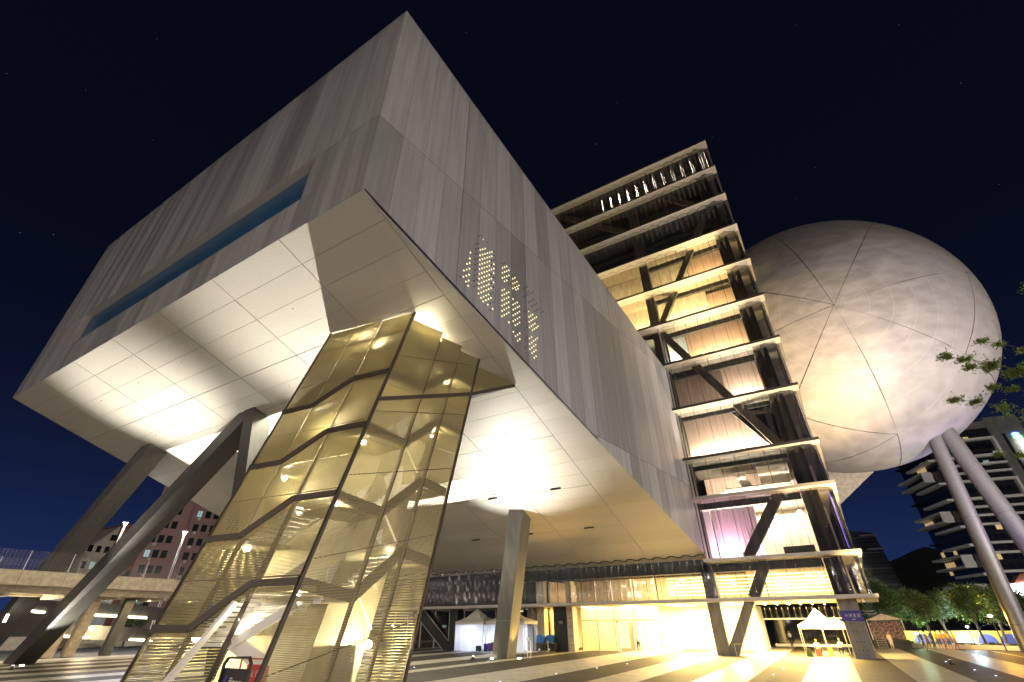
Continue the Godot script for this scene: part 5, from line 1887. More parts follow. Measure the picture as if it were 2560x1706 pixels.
	for k in 7:
		var at := Vector3(7.5 + 1.35 * k, 0.3, -80.6 + 0.6 * k)
		var b := thing("shrub", "low shrub in the planter, %s from the stage booth" % ["first", "second", "third", "fourth", "fifth", "sixth", "seventh"][k], "shrub", at, "shrubs in the planter")
		var o := MeshInstance3D.new()
		o.mesh = leaf_cloud(300 + k, 420, 0.10, Vector3(0.85, 0.4, 0.5), 6)
		o.material_override = M["leaf%d" % (k % 2)]
		o.name = "foliage"
		b.add_child(o)
	# planter kerb and painted wall behind it
	var pl := thing("planter_kerb", "long low pale planter kerb along the plaza's far edge", "kerb", Vector3(11, 0, -77))
	var ks := mb()
	bar(ks, Vector3(6.9, 0.2, -79.3), Vector3(24.0, 0.2, -70.6), 0.5, 0.4)
	part("kerb", ks, M.white, pl)
	var so := mb()
	plate(so, [Vector3(6.9, 0.3, -79.7), Vector3(24.0, 0.3, -71.0), Vector3(26.0, 0.3, -82.0), Vector3(6.9, 0.3, -90.0)], Vector3(0, -0.2, 0))
	part("soil", so, M.bark, pl)
	var mw := thing("mural_wall", "yellow wall painted with blue and white arches behind the planter", "wall", Vector3(14, 0, -86))
	var ms := mb()
	bx(ms, Vector3(7.5, 0, -87.0), Vector3(26.0, 1.55, -87.3))
	part("wall", ms, M.yellow_wall, mw)
	for k in 8:
		var as_ := mb()
		var c := Vector3(9.3 + 2.1 * k, 0.25, -86.985)
		var pts := []
		for i in 13:
			var a := PI * i / 12
			pts.append(c + Vector3(cos(a) * 0.95, sin(a) * 1.0, 0))
		plate(as_, pts, Vector3(0, 0, 0.012))
		part("painted_arch", as_, [M.mural_blue, M.mural_blue, M.white][k % 3], mw)
	# lamps among the trees
	for q in [[Vector3(14.1, 0, -72.6), 2.95, Color(1, 0.72, 0.25), 9.0, "thin lamp post beside the nearly upright round column"], [Vector3(15.6, 0, -88.5), 3.5, Color(1, 0.85, 0.3), 26.0, "yellow lamp glowing among the tree crowns"], [Vector3(13.9, 0, -85.0), 1.9, Color(0.8, 0.9, 1.0), 14.0, "cool white lamp low between the tree trunks"], [Vector3(8.6, 0, -84.6), 1.2, Color(0.85, 1.0, 0.8), 9.0, "low lamp lighting the leaves right of the booth"]]:
		var l := thing("lamp_post", q[4], "street lamp", q[0], "lamps at the plaza's far edge")
		var ps := mb()
		tube(ps, q[0], q[0] + Vector3(0, q[1], 0), 0.06, 0.045, 10)
		part("post", ps, M.dark_metal, l)
		var bs2 := mb()
		ball(bs2, q[0] + Vector3(0, q[1] + 0.1, 0), Vector3(0.16, 0.12, 0.16), 7)
		part("lamp_bulb", bs2, M.bulb_light if q[2].b < 0.5 else M.white_light, l)
		omni(l, q[0] + Vector3(0, q[1] + 0.1, 0), q[2], q[3], 0.12)

# ------------------------------------------------------------------ left background
func left_side() -> void:
	# elevated walkway
	var w := thing("elevated_walkway", "elevated walkway with pale fascia and fine mesh fence on the left", "footbridge", Vector3(-66, 5, -40))
	for k in 22:
		var st := mb()
		var z0 := 0.0 - 3.4 * k
		bx(st, Vector3(-64.0, 6.08, z0 - 0.01), Vector3(-64.12, 7.32, z0 - 3.38))
		part("fascia_panel", st, M.beige, w)
	var dk := mb()
	bx(dk, Vector3(-64.1, 6.5, 0), Vector3(-72, 6.9, -75))
	bx(dk, Vector3(-65.0, 5.45, 0), Vector3(-65.6, 6.5, -75))
	bx(dk, Vector3(-70.8, 5.45, 0), Vector3(-71.4, 6.5, -75))
	part("deck", dk, M.beige, w)
	for k in 16:
		var st := mb()
		bx(st, Vector3(-65.2, 5.2, -3.0 - 4.6 * k), Vector3(-71.2, 5.9, -3.35 - 4.6 * k))
		part("cross_beam", st, M.beige, w)
	for side in 2:
		var x: float = [-64.06, -71.9][side]
		var fm := mb()
		for k in 250:
			bar(fm, Vector3(x, 7.34, -0.3 * k), Vector3(x, 8.98, -0.3 * k), 0.012, 0.012)
		for k in 20:
			bar(fm, Vector3(x, 7.36 + 0.085 * k, 0), Vector3(x, 7.36 + 0.085 * k, -75), 0.010, 0.010)
		part("mesh_fence", fm, M.round_steel, w, true)
		for k in 22:
			var ps := mb()
			bx(ps, Vector3(x - 0.03, 7.3, -3.4 * k - 0.03), Vector3(x + 0.03, 9.0, -3.4 * k + 0.03))
			part("fence_post", ps, M.steel_frame, w)
	for z in [-24.4, -26.2, -28.9, -42.0, -55.0]:
		var st := mb()
		var m: Material = M.column_steel if z == -28.9 else M.beige
		bar(st, Vector3(-72.3 if z > -28 else -70.3, 0, z), Vector3(-72.1 if z > -28 else -70.2, 5.5, z - 0.5), 1.1 if z > -28 else 0.75, 0.9, Vector3(0, 0, 1))
		part("pier", st, m, w)
	var ul := mb()
	for k in 8:
		bx(ul, Vector3(-67.7, 6.42, -14.0 - 4.6 * k), Vector3(-67.8, 6.46, -16.0 - 4.6 * k))
	part("under_deck_light", ul, M.faint_light, w)
	for z in [-20.0, -32.0]:
		area(w, Vector3(-68.4, 5.35, z), Vector3(-68.4, 0, z), Color(1, 0.86, 0.66), 16.0, 0.6, 8.0)
	# notice lights on the broad column
	var nt := mb()
	bx(nt, Vector3(-73.6, 3.2, -20.0), Vector3(-72.9, 3.9, -20.05))
	var nl := thing("column_projector", "small white projector box on the broad slanted column under the walkway", "projector", Vector3(-73, 3.5, -20))
	part("lamp_box", nt, M.white_light, nl)
	# spiral ramp
	var sp := thing("spiral_ramp", "curved concrete spiral ramp with glowing handrail strips under the walkway", "ramp", Vector3(-84, 0, -33))
	for turn in 2:
		var r := 6.2 + 1.8 * turn
		var c := Vector3(-86.0, 0, -34.0)
		for part_i in 6:
			var st := mb(true)
			var hl := mb()
			for i in 6:
				var k := part_i * 6 + i
				var a0 := -0.9 + TAU * k / 36 * 0.7
				var a1 := -0.9 + TAU * (k + 1) / 36 * 0.7
				var y0 := 0.8 + 2.4 * turn + 0.05 * k
				var y1 := 0.8 + 2.4 * turn + 0.05 * (k + 1)
				var e0 := Vector3(cos(a0), 0, sin(a0))
				var e1 := Vector3(cos(a1), 0, sin(a1))
				for rr in [r, r - 0.18]:
					quad(st, c + e0 * rr + Vector3(0, y0, 0), c + e0 * rr + Vector3(0, y0 + 1.5, 0), c + e1 * rr + Vector3(0, y1 + 1.5, 0), c + e1 * rr + Vector3(0, y1, 0))
				bar(hl, c + e0 * (r + 0.06) + Vector3(0, y0 + 0.2, 0), c + e1 * (r + 0.06) + Vector3(0, y1 + 0.2, 0), 0.05, 0.16)
			part("ramp_wall", st, M.concrete, sp)
			if (part_i + turn) % 2 == 0:
				part("strip_light", hl, M.bulb_light, sp)
	omni(sp, Vector3(-79.0, 2.6, -30.0), Color(1, 0.9, 0.7), 12.0, 0.3)
	var uls := mb()
	ball(uls, Vector3(-79.0, 2.6, -30.0), Vector3.ONE * 0.2, 6)
	part("globe_light", uls, M.bulb_light, sp)
	# low wall and hedge behind
	var lw := thing("retaining_wall", "long low retaining wall behind the spiral ramp", "wall", Vector3(-100, 0, -50))
	var ls := mb()
	bx(ls, Vector3(-100, 0, 20), Vector3(-100.4, 1.6, -110))
	part("wall", ls, M.beige, lw)
	for k in 4:
		tree_at(["tree behind the left pier under the walkway", "tree between the two piers under the walkway", "tree right of the grey pier under the walkway", "tree farthest right under the walkway, by the tower edge"][k], Vector3(-94.0 + 1.5 * k, 0, -34.0 - 6.0 * k), 7.0, 140 + k, M.leaf0, 3.0)
	# pink apartment block
	var A := Vector3(-129.6, 0, -53.0)
	var u := Vector3(0.405, 0, -0.914)
	var n := Vector3(0.914, 0, 0.405)
	var b := thing("pink_apartments", "pink tiled apartment block with rows of small dark windows", "building", A)
	var st := mb()
	plate(st, [A - u * 0.6, A + u * 6.6, A + u * 6.6 - n * 14, A - u * 0.6 - n * 14], Vector3(0, 36, 0))
	plate(st, [A + u * 6.6 - n * 1.2, A + u * 16.0 - n * 1.2, A + u * 16.0 - n * 14, A + u * 6.6 - n * 14], Vector3(0, 34, 0))
	part("facade", st, M.pink_tile, b)
	rng.seed = 21
	for f in 9:
		var y := 4.2 + 3.16 * f
		for k in 7:
			if k == 3:
				continue
			var x: float = [0.0, 1.6, 3.2, 0, 7.6, 9.4, 11.2][k]
			var q := A + u * (x + 0.4) + n * (0.03 if k < 3 else -1.17) + Vector3(0, y, 0)
			var fr := mb()
			bar(fr, q - u * 0.08, q + u * 1.08, 0.16, 1.62)
			var wn := part("window", fr, M.dark_metal, b)
			var gl := mb()
			bar(gl, q + n * 0.06 + Vector3(0, 0, 0), q + n * 0.06 + u * 0.48, 0.08, 1.45)
			bar(gl, q + n * 0.06 + u * 0.52, q + n * 0.06 + u * 1.0, 0.08, 1.45)
			part("pane", gl, M.lit_window_cool if rng.randf() < 0.1 else M.dark_glass, wn)
		for k in 2:
			var ac := mb()
			var q: Vector3 = A + u * [1.6, 8.6][k] + n * [0.2, -1.0][k] + Vector3(0, y - 1.2, 0)
			box(ac, q, Vector3(0.8, 0.5, 0.4))
			part("air_conditioner", ac, M.white, b)
	# older dark block and the cream one beside it
	var d := thing("dark_apartments", "dark brick apartment block with one lit window between the two columns", "building", Vector3(-131, 0, -44))
	var ds := mb()
	bx(ds, Vector3(-150, 0, -54.4), Vector3(-131.0, 22.5, -47.9))
	part("facade", ds, M.terracotta, d)
	for q in [[-47.3, 15.6, 1], [-50.3, 18.8, 1], [-49.0, 12.0, 0], [-51.5, 12.0, 0], [-51.5, 15.6, 0], [-46.5, 18.8, 0]]:
		var ws := mb()
		bx(ws, Vector3(-130.98, q[1], q[0]), Vector3(-130.9, q[1] + 1.2, q[0] - 1.1))
		part("window", ws, M.faint_light if q[2] else M.dark_glass, d)
	var e := thing("cream_apartments", "older cream apartment block with balconies left of the dark one", "building", Vector3(-131, 0, -40))
	var es := mb()
	hexa(es, [Vector3(-152, 0, -42.6), Vector3(-132, 0, -42.6), Vector3(-132, 0, -47.8), Vector3(-152, 0, -47.8), Vector3(-152, 16.5, -43.2), Vector3(-132, 16.8, -43.4), Vector3(-132, 22.0, -47.8), Vector3(-152, 22.0, -47.8)])
	part("facade", es, M.beige, e)
	for f in 5:
		for k in 3:
			var ws := mb()
			var z := -43.6 - 1.5 * k
			bx(ws, Vector3(-131.95, 3.6 + 3.2 * f, z), Vector3(-131.85, 4.9 + 3.2 * f, z - 0.8))
			part("window", ws, M.lit_window_cool if (f == 3 and k == 1) else M.dark_glass, e)
		var bs := mb()
		bx(bs, Vector3(-131.2, 2.6 + 3.2 * f, -43.3), Vector3(-132.0, 3.3 + 3.2 * f, -47.6))
		part("balcony", bs, M.beige, e)
	# street lamps on the walkway side
	for q in [[Vector3(-84.5, 6.0, -31.0), 15.4, "taller twin-tube lamp post, half hidden by the thin slanted column"], [Vector3(-81.5, 6.0, -38.0), 14.8, "twin-tube lamp post in front of the pink apartments"]]:
		var l := thing("street_lamp", q[2], "street lamp", Vector3(q[0].x, 0, q[0].z), "white lamp posts by the walkway")
		var ps := mb()
		for s in [-0.16, 0.16]:
			tube(ps, Vector3(q[0].x, 0, q[0].z + s), Vector3(q[0].x, q[1] - 0.2, q[0].z + s * 0.6), 0.07, 0.05, 8)
		part("post", ps, M.white_paint, l)
		var hs := mb()
		bx(hs, Vector3(q[0].x - 0.2, q[1] + 0.22, q[0].z - 0.3), Vector3(q[0].x + 0.2, q[1] + 0.3, q[0].z + 0.3))
		part("head", hs, M.white_paint, l)
		var hb := mb()
		ball(hb, Vector3(q[0].x, q[1], q[0].z), Vector3(0.2, 0.16, 0.2), 7)
		part("lamp_bulb", hb, M.white_light, l)
		omni(l, Vector3(q[0].x, q[1], q[0].z), Color(0.97, 0.97, 1.0), 60.0, 0.16)

# ------------------------------------------------------------------ people
# A figure is one continuous surface: capsules between joints, smoothly joined on a grid and meshed.
func figure(pose: Dictionary, shirt: Color, trousers: Color, skin_c: Color, hair_c: Color, shoe: Color) -> Array:
	var bones := []   # a, b, ra, rb, colour
	var hip := Vector3(0, 0.92, 0)
	var neck: Vector3 = Vector3(0, 1.43, 0) + pose.get("lean", Vector3.ZERO)
	var chest := hip.lerp(neck, 0.68)
	bones.append([hip + Vector3(-0.07, 0, 0), hip + Vector3(0.07, 0, 0), 0.125, 0.125, trousers])
	bones.append([hip + Vector3(0, 0.12, 0), chest, 0.125, 0.145, shirt])
	bones.append([chest + Vector3(-0.09, 0.06, 0), chest + Vector3(0.09, 0.06, 0), 0.12, 0.12, shirt])
	bones.append([neck + Vector3(0, -0.03, 0), neck + Vector3(0, 0.07, 0.01), 0.055, 0.052, skin_c])
	var head: Vector3 = neck + Vector3(0, 0.19, 0.02)
	bones.append([head + Vector3(0, -0.04, 0.015), head + Vector3(0, 0.035, -0.01), 0.082, 0.098, skin_c])
	bones.append([head + Vector3(0, -0.02, 0.09), head + Vector3(0, -0.03, 0.105), 0.014, 0.016, skin_c])
	for s in [-1, 1]:
		var sh: Vector3 = neck + Vector3(0.18 * s, -0.06, 0)
		var el: Vector3 = sh + pose["elbow%d" % s]
		var wr: Vector3 = el + pose["wrist%d" % s]
		bones.append([sh, el, 0.058, 0.045, shirt])
		bones.append([el, wr, 0.042, 0.030, skin_c])
		var hd := (wr - el).normalized()
		bones.append([wr, wr + hd * 0.08, 0.034, 0.036, skin_c])
		for f in 4:
			var off := Vector3(0.0, 0.0, -0.027 + 0.018 * f)
			bones.append([wr + hd * 0.08 + off, wr + hd * (0.15 + 0.012 * (1.5 - absf(f - 1.5))) + off * 1.15, 0.010, 0.008, skin_c])
		bones.append([wr + hd * 0.03 + Vector3(0, 0, 0.03), wr + hd * 0.09 + Vector3(0, 0, 0.062), 0.012, 0.009, skin_c])
		var hj: Vector3 = hip + Vector3(0.09 * s, -0.03, 0)
		var kn: Vector3 = hj + pose["knee%d" % s]
		var an: Vector3 = kn + pose["ankle%d" % s]
		bones.append([hj, kn, 0.098, 0.066, trousers])
		bones.append([kn, an, 0.062, 0.042, trousers if not pose.get("shorts", false) else skin_c])
		bones.append([an + Vector3(0, -0.03, -0.02), an + Vector3(0.02 * s, -0.035, 0.15), 0.042, 0.036, shoe])
	var cell := 0.022
	var lo := Vector3(9, 9, 9)
	var hi := -lo
	for b in bones:
		for e in 2:
			lo = lo.min(b[e] - Vector3.ONE * (b[2 + e] + 0.04))
			hi = hi.max(b[e] + Vector3.ONE * (b[2 + e] + 0.04))
	var nx := int((hi.x - lo.x) / cell) + 2
	var ny := int((hi.y - lo.y) / cell) + 2
	var nz := int((hi.z - lo.z) / cell) + 2
	var f := PackedFloat32Array()
	f.resize(nx * ny * nz)
	f.fill(1.0)
	var k := 0.02
	for b in bones:
		var a0: Vector3 = b[0]
		var ab: Vector3 = b[1] - b[0]
		var l2 := maxf(ab.length_squared(), 1e-8)
		var r := maxf(b[2], b[3]) + 0.05
		var p0: Vector3 = (a0.min(b[1]) - Vector3.ONE * r - lo) / cell
		var p1: Vector3 = (a0.max(b[1]) + Vector3.ONE * r - lo) / cell
		var kk := k if maxf(b[2], b[3]) > 0.02 else 0.006
		for z in range(maxi(0, int(p0.z)), mini(nz, int(p1.z) + 2)):
			for y in range(maxi(0, int(p0.y)), mini(ny, int(p1.y) + 2)):
				for x in range(maxi(0, int(p0.x)), mini(nx, int(p1.x) + 2)):
					var p := lo + Vector3(x, y, z) * cell
					var t := clampf((p - a0).dot(ab) / l2, 0.0, 1.0)
					var d := p.distance_to(a0 + ab * t) - lerpf(b[2], b[3], t)
					var i := (z * ny + y) * nx + x
					var h := maxf(kk - absf(f[i] - d), 0.0) / kk
					f[i] = minf(f[i], d) - h * h * kk * 0.25
	var st := mb(true)
	var at := {}
	var verts := []
	var cols := []
	for z in nz - 1:
		for y in ny - 1:
			for x in nx - 1:
				var i := (z * ny + y) * nx + x
				var ids := [i, i + 1, i + nx, i + nx + 1, i + nx * ny, i + nx * ny + 1, i + nx * ny + nx, i + nx * ny + nx + 1]
				var c := 0
				for q in 8:
					if f[ids[q]] < 0:
						c += 1
				if c == 0 or c == 8:
					continue
				var s := Vector3.ZERO
				var n := 0
				for e in [[0, 1], [2, 3], [4, 5], [6, 7], [0, 2], [1, 3], [4, 6], [5, 7], [0, 4], [1, 5], [2, 6], [3, 7]]:
					var fa := f[ids[e[0]]]
					var fb := f[ids[e[1]]]
					if (fa < 0) != (fb < 0):
						var t := fa / (fa - fb)
						var pa := Vector3(e[0] & 1, (e[0] >> 1) & 1, (e[0] >> 2) & 1)
						var pb := Vector3(e[1] & 1, (e[1] >> 1) & 1, (e[1] >> 2) & 1)
						s += pa.lerp(pb, t)
						n += 1
				var v := lo + (Vector3(x, y, z) + s / n) * cell
				at[i] = verts.size()
				verts.append(v)
				var best := 9.0
				var col := shirt
				for b in bones:
					var ab: Vector3 = b[1] - b[0]
					var t := clampf((v - b[0]).dot(ab) / maxf(ab.length_squared(), 1e-8), 0.0, 1.0)
					var d: float = v.distance_to(b[0] + ab * t) - lerpf(b[2], b[3], t)
					if d < best:
						best = d
						col = b[4]
				cols.append(col)
	var emit := func(q: Array) -> void:
		for j in [0, 1, 2, 0, 2, 3]:
			st.set_color(cols[q[j]])
			st.add_vertex(verts[q[j]])
	for z in range(1, nz - 1):
		for y in range(1, ny - 1):
			for x in range(1, nx - 1):
				var i := (z * ny + y) * nx + x
				var s0 := f[i] < 0
				if s0 != (f[i + 1] < 0):
					var q := [i, i - nx, i - nx - nx * ny, i - nx * ny]
					if q.all(func(w): return at.has(w)):
						var m := q.map(func(w): return at[w])
						if not s0:
							m.reverse()
						emit.call(m)
				if s0 != (f[i + nx] < 0):
					var q := [i, i - nx * ny, i - 1 - nx * ny, i - 1]
					if q.all(func(w): return at.has(w)):
						var m := q.map(func(w): return at[w])
						if not s0:
							m.reverse()
						emit.call(m)
				if s0 != (f[i + nx * ny] < 0):
					var q := [i, i - 1, i - 1 - nx, i - nx]
					if q.all(func(w): return at.has(w)):
						var m := q.map(func(w): return at[w])
						if not s0:
							m.reverse()
						emit.call(m)
	st.generate_normals()
	var hair := mb(true)
	for i in 8:
		for j in 16:
			var q := []
			for kq in [[0, 0], [1, 0], [1, 1], [0, 1]]:
				var la: float = lerpf(-0.25, PI / 2, float(i + kq[0]) / 8)
				var lon: float = TAU * (j + kq[1]) / 16
				var d := Vector3(cos(la) * cos(lon), sin(la), cos(la) * sin(lon))
				var face := smoothstep(0.35, 0.8, d.z) * (1.0 - smoothstep(0.15, 0.5, d.y))
				q.append(head + Vector3(0, 0.025, -0.012) + d * Vector3(0.106, 0.112, 0.118) * (1.0 - 0.25 * face))
			quad(hair, q[0], q[1], q[2], q[3])
	hair.generate_normals()
	return [st.commit(), hair.commit(), hair_c]

func person(label: String, at: Vector3, turn: float, fig: Array, grow := 1.0, grp := "") -> void:
	var t := thing("person", label, "person", at, grp)
	t.rotation.y = turn
	t.scale = Vector3.ONE * grow
	var o := MeshInstance3D.new()
	o.mesh = fig[0]
	o.material_override = M.person_cloth
	o.name = "body"
	t.add_child(o)
	var h := MeshInstance3D.new()
	h.mesh = fig[1]
	h.material_override = M.get("hair%s" % fig[2].to_html()) if M.has("hair%s" % fig[2].to_html()) else mat("hair%s" % fig[2].to_html(), fig[2].linear_to_srgb(), 0.6)
	h.name = "hair"
	t.add_child(h)

func people() -> void:
	var stand := {"elbow-1": Vector3(-0.06, -0.27, -0.01), "wrist-1": Vector3(-0.01, -0.24, 0.05), "elbow1": Vector3(0.06, -0.27, -0.01), "wrist1": Vector3(0.01, -0.24, 0.05),
		"knee-1": Vector3(-0.02, -0.42, 0.01), "ankle-1": Vector3(-0.01, -0.40, -0.02), "knee1": Vector3(0.02, -0.42, 0.01), "ankle1": Vector3(0.01, -0.40, -0.02)}
	var hands := stand.duplicate()
	hands["wrist-1"] = Vector3(0.14, 0.02, 0.2)
	hands["wrist1"] = Vector3(-0.14, 0.02, 0.2)
	var walk := {"elbow-1": Vector3(-0.06, -0.26, -0.08), "wrist-1": Vector3(0.0, -0.22, 0.08), "elbow1": Vector3(0.06, -0.25, 0.09), "wrist1": Vector3(-0.02, -0.18, 0.16),
		"knee-1": Vector3(-0.01, -0.41, 0.13), "ankle-1": Vector3(0, -0.40, -0.03), "knee1": Vector3(0.01, -0.42, -0.06), "ankle1": Vector3(0, -0.38, -0.14)}
	var short := stand.duplicate()
	short["shorts"] = true
	var skin_c := Color(0.50, 0.30, 0.20)
	var black := Color(0.015, 0.012, 0.01)
	var f1 := figure(hands, Color(0.55, 0.55, 0.62), Color(0.02, 0.02, 0.02), skin_c, black, Color(0.5, 0.5, 0.5))
	person("person in a pale shirt and black trousers waiting beside the lobby door", Vector3(-18.5, 0, -56.9), 0.1, f1)
	var f2 := figure(short, Color(0.70, 0.58, 0.30), Color(0.65, 0.6, 0.5), skin_c, Color(0.12, 0.05, 0.02), Color(0.6, 0.6, 0.55))
	person("person in a cream top and shorts alone before the stage booth", Vector3(4.85, 0, -73.1), 0.6, f2, 0.97)
	var f3 := figure(walk, Color(0.06, 0.06, 0.07), Color(0.04, 0.04, 0.06), skin_c, black, Color(0.3, 0.3, 0.3))
	var f4 := figure(walk, Color(0.65, 0.42, 0.03), Color(0.25, 0.08, 0.04), skin_c, black, Color(0.4, 0.3, 0.2))
	var f5 := figure(short, Color(0.72, 0.50, 0.05), Color(0.08, 0.08, 0.10), skin_c, Color(0.10, 0.04, 0.02), Color(0.5, 0.5, 0.5))
	var g := "people crossing the plaza's far edge"
	person("person in black at the left end of the walking group", Vector3(7.8, 0, -74.3), 1.2, f3, 1.0, g)
	person("person in black second from the left in the walking group", Vector3(8.75, 0, -74.7), 1.0, f3, 1.03, g)
	person("person in yellow with rust trousers between two in black", Vector3(8.3, 0, -74.9), 1.4, f4, 1.0, g)
	person("person in yellow with shorts in the middle of the group", Vector3(9.3, 0, -74.8), 0.3, f5, 0.98, g)
	person("person in yellow with rust trousers right of the middle of the group", Vector3(9.75, 0, -75.0), 0.9, f4, 0.97, g)
	person("person in yellow with shorts second from the right of the group", Vector3(10.2, 0, -75.3), 0.5, f5, 1.0, g)
	person("person in rust trousers at the right end of the walking group", Vector3(10.75, 0, -75.4), 1.3, f4, 0.95, g)
	var seat := {"elbow-1": Vector3(-0.05, -0.24, 0.08), "wrist-1": Vector3(0.05, -0.02, 0.22), "elbow1": Vector3(0.05, -0.24, 0.08), "wrist1": Vector3(-0.05, -0.02, 0.22),
		"knee-1": Vector3(-0.04, 0.02, 0.42), "ankle-1": Vector3(0, -0.42, 0.0), "knee1": Vector3(0.04, 0.02, 0.42), "ankle1": Vector3(0, -0.42, 0.0)}
	var f6 := figure(seat, Color(0.62, 0.62, 0.66), Color(0.05, 0.05, 0.07), skin_c, Color(0.16, 0.07, 0.03), Color(0.2, 0.2, 0.2))
	for q in [[Vector3(-1.9, -0.45, -58.4), 0.2, "seated person in pale shirt behind the nearest folding table"], [Vector3(0.0, -0.45, -61.6), -0.3, "seated person in pale shirt behind the second folding table"]]:
		person(q[2], q[0], q[1], f6, 1.0, "people seated at the tables")
		var ch := thing("stool", "plain stool under the %s" % q[2].substr(0, q[2].length()), "stool", Vector3(q[0].x, 0, q[0].z), "stools at the tables")
		ch.set_meta("label", "plain stool under the person at the %s folding table" % ("nearest" if q[0].z > -60 else "second"))
		var ss := mb()
		bx(ss, Vector3(q[0].x - 0.2, 0.33, q[0].z - 0.2), Vector3(q[0].x + 0.2, 0.37, q[0].z + 0.2))
		part("seat", ss, M.black, ch)
		for c in [Vector2(-1, -1), Vector2(1, -1), Vector2(1, 1), Vector2(-1, 1)]:
			var ls := mb()
			bx(ls, Vector3(q[0].x + c.x * 0.17 - 0.015, 0, q[0].z + c.y * 0.17 - 0.015), Vector3(q[0].x + c.x * 0.17 + 0.015, 0.33, q[0].z + c.y * 0.17 + 0.015))
			part("leg", ls, M.steel_frame, ch)
	person("person in pale shirt standing far back by the dark glass wall", Vector3(-5.2, 0, -76.6), 2.4, f1)

# lamps of the street behind the camera; the wavy glass mirrors them
func street_lamps() -> void:
	for k in 6:
		var at := Vector3(-62.0 + 18.0 * k, 0, 26.0)
		var l := thing("street_lamp", "tall street lamp over the road behind the plaza, %s from the left" % ["first", "second", "third", "fourth", "fifth", "sixth"][k], "street lamp", at, "street lamps over the road")
		var ps := mb()
		tube(ps, at, at + Vector3(0, 9.0, 0), 0.11, 0.07, 10)
		part("post", ps, M.steel_frame, l)
		var hs := mb()
		bx(hs, at + Vector3(-0.25, 9.0, -1.4), at + Vector3(0.25, 9.14, 0.2))
		part("head", hs, M.steel_frame, l)
		var bs := mb()
		bx(bs, at + Vector3(-0.2, 8.86, -1.3), at + Vector3(0.2, 8.99, -0.9))
		part("lamp_bulb", bs, M.white_light, l)
		omni(l, at + Vector3(0, 8.8, -1.1), Color(1.0, 0.9, 0.82), 40.0, 0.2)

	for k in 4:
		var at := Vector3(50.0, 0, 14.0 - 22.0 * k)
		var l := thing("street_lamp", "tall street lamp along the side road right of the plaza, %s from the front" % ["first", "second", "third", "fourth"][k], "street lamp", at, "street lamps over the road")
		var ps := mb()
		tube(ps, at, at + Vector3(0, 11.0, 0), 0.11, 0.07, 10)
		part("post", ps, M.steel_frame, l)
		var hs := mb()
		bx(hs, at + Vector3(-1.4, 11.0, -0.25), at + Vector3(0.2, 11.14, 0.25))
		part("head", hs, M.steel_frame, l)
		var bs := mb()
		bx(bs, at + Vector3(-1.3, 10.86, -0.2), at + Vector3(-0.9, 10.99, 0.2))
		part("lamp_bulb", bs, M.white_light, l)
		omni(l, at + Vector3(-1.1, 10.8, 0), Color(1.0, 0.95, 0.92), 330.0, 0.2)

	var tw := thing("street_buildings", "row of shop buildings with lit windows across the road behind the plaza", "building", Vector3(-10, 0, 70))
	var fs := mb()
	bx(fs, Vector3(-110, 0, 62), Vector3(70, 22, 74))
	part("facade", fs, M.dark_metal, tw)
	rng.seed = 99
	var ws := mb()
	for k in 60:
		for f in 5:
			if rng.randf() < 0.42:
				bx(ws, Vector3(-108.0 + 3.0 * k, 2.6 + 3.9 * f, 61.9), Vector3(-106.6 + 3.0 * k, 4.3 + 3.9 * f, 62.02))
	part("lit_window", ws, M.town_light, tw, true)

func stars() -> void:
	var st := mb()
	for q in STARS:
		ball(st, q, Vector3.ONE * 0.36, 3)
	var o := part("sky_stars", st, M.lamp_star)
	o.set_meta("kind", "structure")

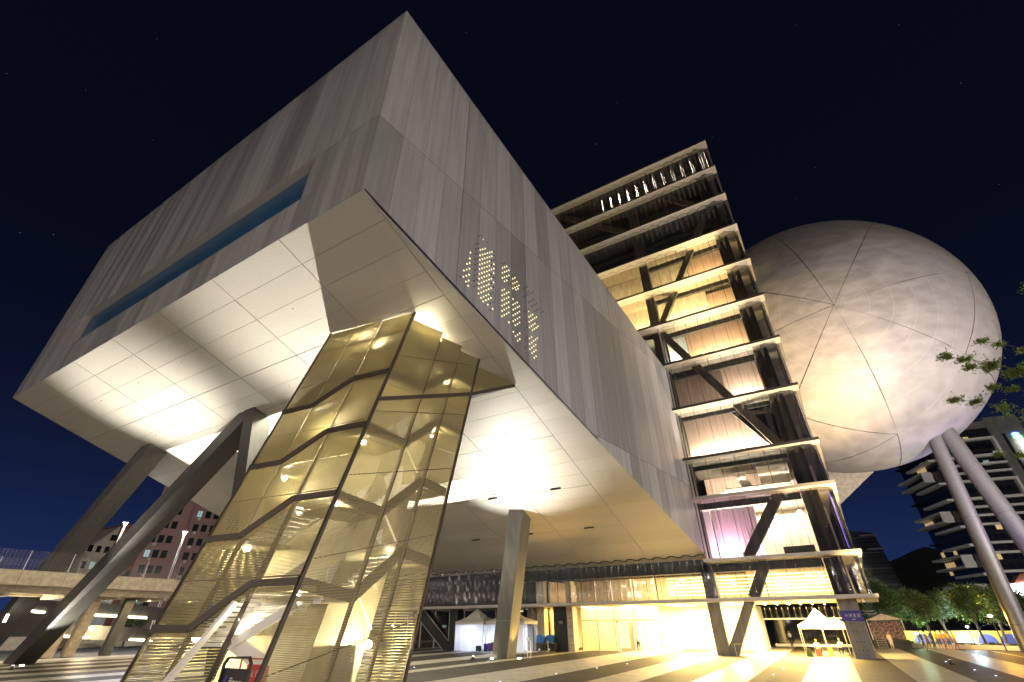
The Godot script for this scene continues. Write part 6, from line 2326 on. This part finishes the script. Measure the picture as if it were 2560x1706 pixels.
func _ready() -> void:
	var cam := Camera3D.new()
	cam.name = "camera"
	cam.fov = 73.987
	cam.near = 0.1
	cam.far = 2000.0
	add_child(cam)
	cam.position = Vector3(0, 2.7, 0)
	cam.rotation_degrees = Vector3(31.987, 30.834, -0.47)
	cam.current = true
	var env := Environment.new()
	env.background_mode = Environment.BG_SKY
	var sm := ProceduralSkyMaterial.new()
	sm.sky_top_color = Color(0.008, 0.012, 0.034)
	sm.sky_horizon_color = Color(0.066, 0.108, 0.23)
	sm.sky_curve = 0.11
	sm.ground_bottom_color = Color(0.05, 0.045, 0.04)
	sm.ground_horizon_color = Color(0.06, 0.06, 0.06)
	sm.sun_angle_max = 0.5
	var sky := Sky.new()
	sky.sky_material = sm
	env.sky = sky
	env.tonemap_mode = Environment.TONE_MAPPER_LINEAR
	env.tonemap_exposure = 3.0
	env.sdfgi_enabled = true
	env.ssao_enabled = true
	env.ssil_enabled = true
	var we := WorldEnvironment.new()
	we.environment = env
	add_child(we)
	var sun := DirectionalLight3D.new()       # glow of the city and the moon over the street behind the camera
	sun.name = "moon"
	sun.light_color = Color(1.0, 0.93, 0.84)
	sun.light_energy = 0.02
	sun.light_angular_distance = 3.0
	sun.shadow_enabled = true
	sun.sky_mode = DirectionalLight3D.SKY_MODE_LIGHT_ONLY
	add_child(sun)
	sun.look_at_from_position(Vector3.ZERO, Vector3(-0.6, -0.75, -0.3), Vector3.UP)
	materials()
	ground()
	theatre_box()
	columns()
	glass_block()
	ground_floor()
	sphere_hall()
	stair_tower()
	right_side()
	left_side()
	small_things()
	street_lamps()
	near_tree()
	people()
	stars()
	floodlight("floodlight behind the gold stair tower aimed at the soffit beside it", Vector3(-33.5, 0, -23.6), Vector3(-26.4, 20.8, -15.0), Color(1, 0.97, 0.9), 480.0, 27.0)
	floodlight("floodlight between the slanted columns aimed at the soffit's far left", Vector3(-54.0, 0, -16.5), Vector3(-49.4, 20.6, -15.6), Color(1, 0.97, 0.9), 480.0, 27.0)
	floodlight("floodlight left of the single slanted column aimed up at the light well", Vector3(-28.6, 0, -40.6), Vector3(-21.4, 14.2, -35.8), Color(1, 0.98, 0.93), 290.0, 30.0)
	floodlight("floodlight by the round columns aimed up at the sphere's belly", Vector3(25.0, 0, -43.0), Vector3(14.0, 27.0, -62.0), Color(1.0, 0.94, 0.93), 1000.0, 46.0)
	floodlight("floodlight at the corner pillar aimed up at the sphere's left side", Vector3(6.4, 0, -50.0), Vector3(3.0, 34.0, -62.0), Color(1.0, 0.83, 0.56), 1100.0, 28.0)
	floodlight("violet floodlight washing the slanting round column", Vector3(20.0, 0, -67.6), Vector3(18.8, 12.0, -71.0), Color(0.42, 0.28, 1.0), 120.0, 20.0)
